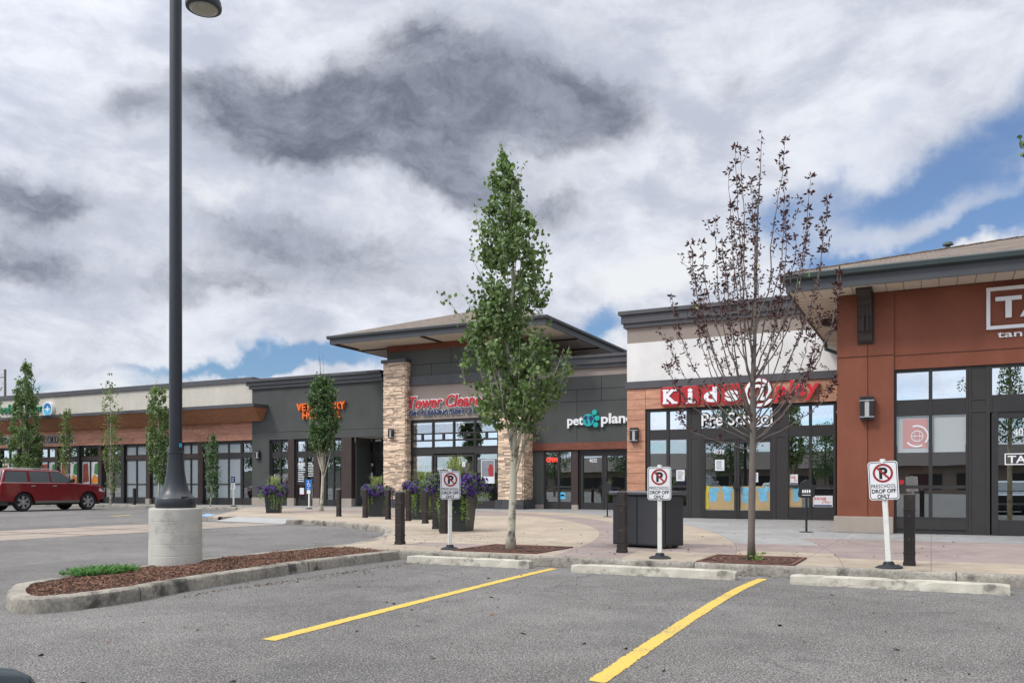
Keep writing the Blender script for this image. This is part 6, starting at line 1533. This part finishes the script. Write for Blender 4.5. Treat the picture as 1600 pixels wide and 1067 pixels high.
for tx, ty, fy, off in tips:
    if fy < 0: continue
    fork = sp2(1176 + rr.uniform(-1, 1), fy + rr.uniform(-6, 12)); tip_ = sp2(tx, ty, off)
    h_ = tip_.z - fork.z; lateral = Vector((tip_.x - fork.x, tip_.y - fork.y, 0))
    mid = fork + lateral * .9 + Vector((0, 0, h_ * .38)); pts_ = []
    n = 16; wan = Vector((rr.uniform(-1, 1), rr.uniform(-1, 1), 0)) * .06; fq = rr.uniform(5, 9); ph = rr.uniform(0, 6)
    for k_ in range(n + 1):
        f = k_ / n; pts_.append(fork * (1 - f) ** 2 + mid * 2 * f * (1 - f) + tip_ * f * f + wan * math.sin(f * fq + ph) * min(1, f * 3) * (1 - f * .6) + Vector((rr.gauss(0, .007), rr.gauss(0, .007), rr.gauss(0, .006))))
    r0 = .0055 + .0055 * min(1, h_ / 2)
    br.tube(pts_, [r0 * (1 - .85 * k_ / n) + .0012 for k_ in range(n + 1)], 5)
    for k_ in range(4, n + 1):
        f = k_ / n
        thin_ = pts_[k_].z < 2.75
        if rr.random() < (.42 if thin_ else .5 + .5 * f): tuft(pts_[k_], int(3 + 3 * f + 8 * (f > .78)), .037 + .004 * (f > .78))
        if f > .6 and rr.random() < .6: tuft(pts_[k_].lerp(pts_[k_ - 1], .5), 2, .034)
        if rr.random() < (.2 if thin_ else .42 + .2 * (ty > 440)) and k_ < n:      # side twigs
            a = rr.uniform(0, 6.283); L = rr.uniform(.1, .32); e = pts_[k_] + Vector((math.cos(a) * L * .55, math.sin(a) * L * .55, L * .75)); m_ = pts_[k_].lerp(e, .5) + Vector((math.cos(a), math.sin(a), 0)) * L * .12
            br.tube([pts_[k_], m_, e], [.0035, .0028, .0015], 3); tuft(m_, 3, .033); tuft(e, 6, .036); tuft(m_.lerp(e, .5), 3, .033)
            if rr.random() < .5: tuft(pts_[k_].lerp(m_, .5), 2, .028)
for z_px in range(209, 560, 9): tuft(sp2(1190 - (z_px - 210) * .04 + rr.uniform(-3, 3), z_px), 4, .036)
br.build('limbs', 'bark_br', PT, smooth=True); lf.build('crown', 'leaf_pu', PT, fix=False)
lf = MB()
for px_, py_ in ((1081, 488), (1078, 484), (1252, 438), (1237, 450), (1176, 424)): leaf(lf, sp2(px_, py_, -.3), .035, rr, asp=.45)
lf.build('pale_leaves', 'leaf_vine', PT, fix=False)['label'] = 'three pale yellow-green leaves'
# weeds at its foot
lf = MB()
for _ in range(60): leaf(lf, Vector((rr.gauss(.08, .06), rr.gauss(-.02, .05), rr.uniform(.02, .12))), rr.uniform(.012, .02), rr)
o = lf.build('weed', 'leaf_vine', None, fix=False); o.location = TP; tag(o, 'small green weed at the foot of the purple-leaved tree', 'weed')
# overhanging branch of a tree outside the right edge
d3 = 8.0
def sp3(px_, py_, off=0): p = direction(px_, py_) * (d3 + off); return Vector((p.x, p.y, p.z + 1))
b3 = gp(1790, 905); OT = thing('street_tree', 'tree outside the frame, one leafy branch tip at the upper right edge', 'tree', b3)
br = MB(); tb = sp3(1790, 300); br.tube([b3, Vector((b3.x, b3.y, 2)), Vector((b3.x, b3.y, 4.2)), Vector((b3.x, b3.y, 5.4))], [.07, .06, .04, .01], 8)
br.tube([Vector((b3.x, b3.y, 2.6)), sp3(1700, 330), sp3(1630, 260), sp3(1600, 205)], [.03, .02, .012, .004], 6)
o = br.build('trunk', 'bark', OT, smooth=True); o.location = -b3
lf = MB()
for _ in range(46): q = sp3(rr.uniform(1593, 1640), rr.uniform(195, 262), rr.uniform(-.1, .1)); leaf(lf, q, rr.uniform(.022, .032), rr)
for _ in range(2500): z_ = rr.uniform(2.3, 5.6); a = rr.uniform(0, 6.28); q = math.sqrt(rr.random()) * .55 * (1 - (z_ - 2.3) / 4.5); leaf(lf, Vector((b3.x + math.cos(a) * q, b3.y + math.sin(a) * q, z_)), .035, rr, k=4)
o = lf.build('crown', 'leaf_dk', OT, fix=False); o.location = -b3

# ================================================================== utility pole far behind the liquor store
x_, d_ = on_y(8, 62); s_ = d_ / FPX
t = thing('utility_pole', 'dark utility pole rising behind the roof at far left', 'utility pole', (x_, 62, LOT))
MB().lathe([(.17, 0), (.13, 1.13 + (760 - 577) * s_)], 10).build('pole', 'bark_br', t)
MB().tube([(0, 0, 1.13 + 171 * s_), (-1.3, -.5, 1.13 + 170 * s_)], [.06, .05], 6).build('crossarm', 'bark_br', t)
MB().tube([(0, 0, 1.13 + 176 * s_), (-6, -2, 1.13 + 162 * s_), (-20, -8, 9)], [.02] * 3, 4).build('wire', 'black', t)

# ================================================================== vehicles
def wheel(parent, x, y, r, side, rimm='rim', spokes=6):
    w_ = .25; tb = MB()
    prof = [(r * .70, -w_ / 2), (r * .93, -w_ / 2), (r, -w_ / 2 + .04), (r, w_ / 2 - .04), (r * .93, w_ / 2), (r * .70, w_ / 2)]
    n = 36; vs = []
    for rad_, yy in prof:
        for k in range(n): a = 6.2832 * k / n; vs.append((x + rad_ * math.cos(a), y + yy, r + rad_ * math.sin(a)))
    fs = []
    P = len(prof)
    for i in range(P):
        for k in range(n): fs.append((i * n + k, i * n + (k + 1) % n, ((i + 1) % P) * n + (k + 1) % n, ((i + 1) % P) * n + k))
    tb.add(vs, fs); wo_ = tb.build('wheel', 'tyre', parent, smooth='auto')
    rm = MB(); yo = y + side * (w_ / 2 - .02); yi_ = y + side * (w_ / 2 - .07)
    ring_ = MB()
    def pt(rad_, a, yy): return (x + rad_ * math.cos(a), yy, r + rad_ * math.sin(a))
    for k in range(n):
        a0, a1 = 6.2832 * k / n, 6.2832 * (k + 1) / n
        rm.add([pt(r * .70, a0, yo), pt(r * .70, a1, yo), pt(r * .65, a1, yi_), pt(r * .65, a0, yi_)], [(0, 1, 2, 3)])
    for k in range(spokes):
        a = 6.2832 * (k + .5) / spokes
        for da in (-.13, .13):
            rm.add([pt(r * .12, a + da * 3, yo + side * .0), pt(r * .12, a + da * 3 + .5, yo), pt(r * .67, a + da + .10, yo - side * .012), pt(r * .67, a + da - .06, yo - side * .012),
                    pt(r * .12, a + da * 3, yi_), pt(r * .12, a + da * 3 + .5, yi_), pt(r * .67, a + da + .10, yi_), pt(r * .67, a + da - .06, yi_)], [(0, 1, 2, 3), (0, 3, 7, 4), (1, 2, 6, 5), (0, 1, 5, 4), (4, 5, 6, 7)])
    hub = [pt(r * .14, 6.2832 * k / 10, yo + side * .005) for k in range(10)]; rm.add(hub, [tuple(range(10))]); rm.build('rim', rimm, wo_)
    dk_ = MB(); dk_.add([pt(r * .68, 6.2832 * k / 20, yi_ - side * .02) for k in range(20)], [tuple(range(20))]); dk_.build('brake', 'black', wo_)
def arch(cx, r, z0):
    a0 = math.asin(max(-1, min(1, (z0 - cx[1]) / r)))
    return [(cx[0] - r * math.cos(a0 + (math.pi - 2 * a0) * i / 12) * -1, cx[1] + r * math.sin(a0 + (math.pi - 2 * a0) * i / 12)) for i in range(13)]
def car(label, paint, kind, loc, rz):
    """x forward, y to the car's left. kind 'suv' or 'sedan'"""
    t = thing('red_suv' if kind == 'suv' and paint == 'car_red' else 'parked_car', label, 'car', loc, rz)
    if kind == 'suv':
        r, wb, hw = .425, 3.3, .98; xf = 1.75; sill = .42
        top = [(xf + .88, .55), (xf + .93, .75), (xf + .90, 1.0), (xf + .80, 1.13), (xf + .3, 1.23), (xf - .62, 1.31), (xf - 4.35, 1.33), (xf - 4.45, 1.1), (xf - 4.5, .75), (xf - 4.45, .5)]
        gb = [(xf - .62, 1.31), (xf - 4.36, 1.32)]; gt_ = [(xf - 1.45, 1.90), (xf - 4.12, 1.93)]; gi = .17; belt = 1.315
    else:
        r, wb, hw = .33, 2.75, .89; xf = 1.4; sill = .28
        top = [(xf + .80, .38), (xf + .86, .55), (xf + .78, .68), (xf + .3, .80), (xf - .55, .90), (xf - 2.9, .96), (xf - 3.55, .97), (xf - 3.68, .9), (xf - 3.72, .6), (xf - 3.66, .38)]
        gb = [(xf - .52, .90), (xf - 3.2, .95)]; gt_ = [(xf - 1.25, 1.38), (xf - 2.55, 1.38)]; gi = .2; belt = .93
    xr_ = xf - wb; ra = r + .075
    def under(cx):
        pts_ = []
        for i in range(13):
            a = math.pi * i / 12; z = r + ra * math.sin(a); pts_.append((cx - ra * math.cos(a), max(z, sill)))
        return pts_
    poly = top + under(xr_) + under(xf)
    cln = []
    for p in poly:
        if not cln or math.dist(p, cln[-1]) > .004: cln.append(p)
    ws = [(-hw, .97, 0), (hw, .97, 0)]
    mb = MB(); mb.prism(cln, 'y', -hw, hw)
    body = mb.build('body', paint, t, bevel=.045, smooth='auto', seg=3)
    MB().box(xr_ - .7, xf + .7, -hw + .12, hw - .12, sill - .14, sill + .5).build('underbody', 'black', t)
    # greenhouse
    (b0, bz0), (b1, bz1) = gb; (t0_, tz0_), (t1_, tz1_) = gt_; yb, yt = hw - .03, hw - gi
    g = MB()
    v = [(b0, -yb, bz0 - .03), (b0, yb, bz0 - .03), (b1, yb, bz1 - .03), (b1, -yb, bz1 - .03), (t0_, -yt, tz0_), (t0_, yt, tz0_), (t1_, yt, tz1_), (t1_, -yt, tz1_)]
    g.add(v, [(0, 1, 5, 4), (1, 2, 6, 5), (2, 3, 7, 6), (3, 0, 4, 7), (4, 5, 6, 7)]); cab = g.build('cabin', paint, t, bevel=.05, smooth='auto', seg=3)
    def side_pt(x, z, s, o=.006):
        f = (z - belt) / (tz0_ - belt); return (x, s * (yb + (yt - yb) * f + o), z)
    def xfront(z): f = (z - bz0) / (tz0_ - bz0); return b0 + (t0_ - b0) * f
    def xback(z): f = (z - bz1) / (tz1_ - bz1); return b1 + (t1_ - b1) * f
    zl_, zh_ = belt + .035, tz0_ - .075
    if kind == 'suv': segs = [(.34, 1.18), (1.26, 2.22), (2.36, None)]
    else: segs = [(.25, 1.15), (1.22, None)]
    for s in (-1, 1):
        for i, (a, b) in enumerate(segs):
            xa_l = xfront(zl_) - .12 if i == 0 else b0 - a - .12; xa_h = xfront(zh_) - .10 if i == 0 else xa_l - .02
            xb_l = b0 - b - .12 if b else xback(zl_) + .14; xb_h = xb_l - .02 if b else xback(zh_) + .12
            gm = 'car_glass' if i < 2 else 'car_dark'
            MB().add([side_pt(xa_l, zl_, s), side_pt(xa_h, zh_, s), side_pt(xb_h, zh_, s), side_pt(xb_l, zl_, s)], [(0, 1, 2, 3)]).build('window', 'side_glass', t)
        MB().add([side_pt(xfront(zl_) - .05, zl_ - .03, s, .008), side_pt(xfront(zl_) - .05, zl_ - .008, s, .008), side_pt(xback(zl_) + .05, zl_ - .008, s, .008), side_pt(xback(zl_) + .05, zl_ - .03, s, .008)], [(0, 1, 2, 3)]).build('belt_trim', 'chrome', t)
        seam = MB()
        for q in ((segs[0][1] + .04), (segs[1][1] + .07 if segs[1][1] else 2.2)):
            x = b0 - q - .12; seam.box(x - .006, x + .006, s * (hw + .001) - .0015, s * (hw + .001) + .0015, sill + .12, belt - .03)
        seam.box(xf - .56, xf - .548, s * (hw + .001) - .0015, s * (hw + .001) + .0015, sill + .2, belt - .05)
        seam.build('door_seam', 'black', t)
        for q in (segs[0][1] - .12, (segs[1][1] - .1 if segs[1][1] else 1.95)):
            x = b0 - q - .12; MB().box(x - .1, x + .1, s * (hw + .018) - .016, s * (hw + .018) + .016, belt - .17, belt - .135).build('handle', paint if paint != 'car_red' else 'chrome', t, bevel=.01)
        MB().box(xr_ + ra + .03, xf - ra - .03, s * (hw + .02) - .03, s * (hw + .02) + .03, sill - .06, sill + .05).build('running_board', 'trim', t, bevel=.01)
        for cx in (xf, xr_):
            fl_ = MB()
            pr_ = [(cx - (ra + .05) * math.cos(math.pi * i / 16), r + (ra + .05) * math.sin(math.pi * i / 16)) for i in range(17)]; pi_ = [(cx - (ra - .005) * math.cos(math.pi * i / 16), r + (ra - .005) * math.sin(math.pi * i / 16)) for i in range(17)]
            for i in range(16): fl_.prism([pr_[i], pr_[i + 1], pi_[i + 1], pi_[i]], 'y', s * (hw - .01), s * (hw + .025))
            fl_.build('arch_flare', paint, t)
        for x in (xf, xr_): wheel(t, x, s * (hw - .14), r, s)
        m_ = MB().prism([(0, 0), (.09, .03), (.12, .1), (.1, .18), (0, .2), (-.05, .12)], 'y', s * (hw + .02), s * (hw + .22)); mo = m_.build('wing_mirror', 'black' if paint == 'car_red' else paint, t, bevel=.02); mo.location = (b0 - .38, 0, belt + .01)
        hl = MB(); zf = .78 if kind == 'suv' else .48
        fx = xf + (.90 if kind == 'suv' else .80)
        kz = 1 if kind == 'suv' else .35
        hl.add([(fx - .34, s * (hw + .004), zf + .14 * kz), (fx - .3, s * (hw + .004), zf + .3 * kz), (fx - .08, s * (hw + .004), zf + .27 * kz), (fx + .0, s * (hw - .03), zf + .24 * kz), (fx + .02, s * (hw - .03), zf + .1 * kz), (fx - .05, s * (hw + .004), zf + .1 * kz)], [(0, 1, 2, 3, 4, 5)])
        hl.box(fx - .02, fx + .04, s * hw - s * .35, s * hw - s * .04, zf + .08 * kz, zf + .26 * kz); hl.build('headlight', 'headlight', t)
        bk = (xf - 4.5 if kind == 'suv' else xf - 3.72); MB().box(bk - .012, bk + .12, s * (hw - .2), s * (hw + .006), .85 if kind == 'suv' else .68, 1.2 if kind == 'suv' else .85).build('tail_light', 'tail', t)
    MB().add([(xfront(zl_) + .02, -yb + .1, zl_ + .0), (xfront(zl_) + .02, yb - .1, zl_), (xfront(zh_) + .018, yt - .06, zh_), (xfront(zh_) + .018, -yt + .06, zh_)], [(0, 1, 2, 3)]).build('windscreen', 'side_glass', t)
    MB().add([(xback(zl_) - .012, -yb + .12, zl_), (xback(zl_) - .012, yb - .12, zl_), (xback(zh_) - .012, yt - .08, zh_), (xback(zh_) - .012, -yt + .08, zh_)], [(0, 1, 2, 3)]).build('rear_window', 'side_glass', t)
    fx = top[1][0]
    MB().box(fx - .03, fx + .015, -hw + .4, hw - .4, top[1][1] - .08, top[1][1] + .22).build('grille', 'chrome' if kind == 'suv' else 'black', t, bevel=.01)
    MB().box(fx - .05, fx + .03, -hw + .15, hw - .15, .35 if kind == 'suv' else .22, .55 if kind == 'suv' else .36).build('bumper', 'black', t, bevel=.01)
    if kind == 'suv':
        for s in (-1, 1):
            rl = MB().tube([(t0_ - .15, s * (yt - .06), tz0_ + .01), (t0_ - .35, s * (yt - .06), tz0_ + .055), (t1_ + .4, s * (yt - .06), tz1_ + .055), (t1_ + .1, s * (yt - .06), tz1_ + .01)], [.02] * 4, 6); rl.build('roof_rail', 'chrome', t)
    return t
xs_suv = -37.2 - .98 + .02
MARK = car('dark red sport utility truck parked nose towards the cream shop at far left', 'car_red', 'suv', (xs_suv, 27.9 - 1.75, LOT), R(90))
# the dark car whose front corner pokes into the lower left of the picture
cd = car('dark teal-black car, only its front corner in the lower left corner', 'car_dark', 'sedan', (-1.94 - .89, 1.335 - 2.2, LOT + .012), R(90))
car('silver car behind the camera, seen only mirrored in the salon windows', 'car_silver', 'sedan', (2.9, -1.6, LOT), R(90))
car('white car parked behind the camera, seen only mirrored in the pet shop doors', 'car_white', 'sedan', (-9.6, -6.5, LOT), R(95))
car('silver car across the aisle, seen only mirrored in the dark shop glass', 'car_silver', 'suv', (-15.5, -9.5, LOT), R(-88))

# ================================================================== across the lot, seen mirrored in the glass
t = thing('shop_building', 'long hip-roofed shop building across the lot, seen only mirrored in windows', 'building', (-30, -105, 0))
MB().box(-75, 80, -12, 0, LOT, 4.2).build('wall', 'far_wall', t); hip('roof', t, -77, 82, -14, 2, 4.2, .42, 'bracket')
wn = MB()
for i in range(22): wn.box(-72 + i * 6.6, -67.5 + i * 6.6, 0, .06, .5, 3.0)
wn.build('window', 'bronze', t)
MB().box(-20, -6, .01, .6, 2.9, 4.6).build('fascia_board', 'white', t)
rr = random.Random(77)
proto = None
for i, (x_, y_, s_) in enumerate(((-14, -13, 1.15), (-8, -22, 1.0), (-26, -15, 1.2), (-38, -18, 1.1), (-66, -19, 1.5), (-74, -26, 1.9), (-82, -21, 1.6), (-90, -27, 1.9), (-99, -23, 1.7), (-108, -29, 2.0), (-119, -26, 1.8), (-131, -31, 2.0), (-31, -22, 1.4), (16, -24, 1.1))):
    lb = 'broad green tree behind the camera, seen only mirrored in shop windows, number of paces apart'
    if proto is None:
        proto = thing('lot_tree', lb, 'tree', (x_, y_, 0), 0, 'broad trees across the lot, mirrored in the windows')
        tk = MB().tube([(0, 0, LOT), (.05, 0, 2), (0, .05, 4.5)], [.12, .1, .04], 8); tk.build('trunk', 'bark_br', proto)
        lf = MB()
        for _ in range(110):
            a, q, z_ = rr.uniform(0, 6.28), math.sqrt(rr.random()) * 1.9, rr.uniform(1.9, 6.2); q *= math.sin(min(3.1, (z_ - 1.5) / 4.9 * 3.14)) ** .6; c_ = Vector((math.cos(a) * q, math.sin(a) * q, z_))
            for _ in range(34): leaf(lf, c_ + Vector((rr.gauss(0, .22), rr.gauss(0, .22), rr.gauss(0, .2))), .075, rr, k=4)
        lf.build('crown', 'leaf_dk', proto, fix=False); proto.scale = (s_,) * 3; o = proto
    else: o = dup(proto, (x_, y_, 0), rr.uniform(0, 6), lb, s_)
    o['label'] = 'broad green tree across the lot, seen only as a reflection in shop glass'

hl_ = MB(); n = 80; vs = []
for i in range(n + 1):
    x = -700 + 1300 * i / n; h = 14 + 8 * noise.noise(Vector((x * .008, 0, 0))) + 4 * noise.noise(Vector((x * .03, 2, 0)))
    vs += [(x, -420, LOT - 1), (x, -470, h), (x, -560, h * .8)]
hl_.add(vs, [f for i in range(n) for f in ((3 * i, 3 * i + 3, 3 * i + 4, 3 * i + 1), (3 * i + 1, 3 * i + 4, 3 * i + 5, 3 * i + 2))])
tag(hl_.build('hills', mat('wooded_hill', (.035, .045, .03), .95, .4, .05)), kind='structure')
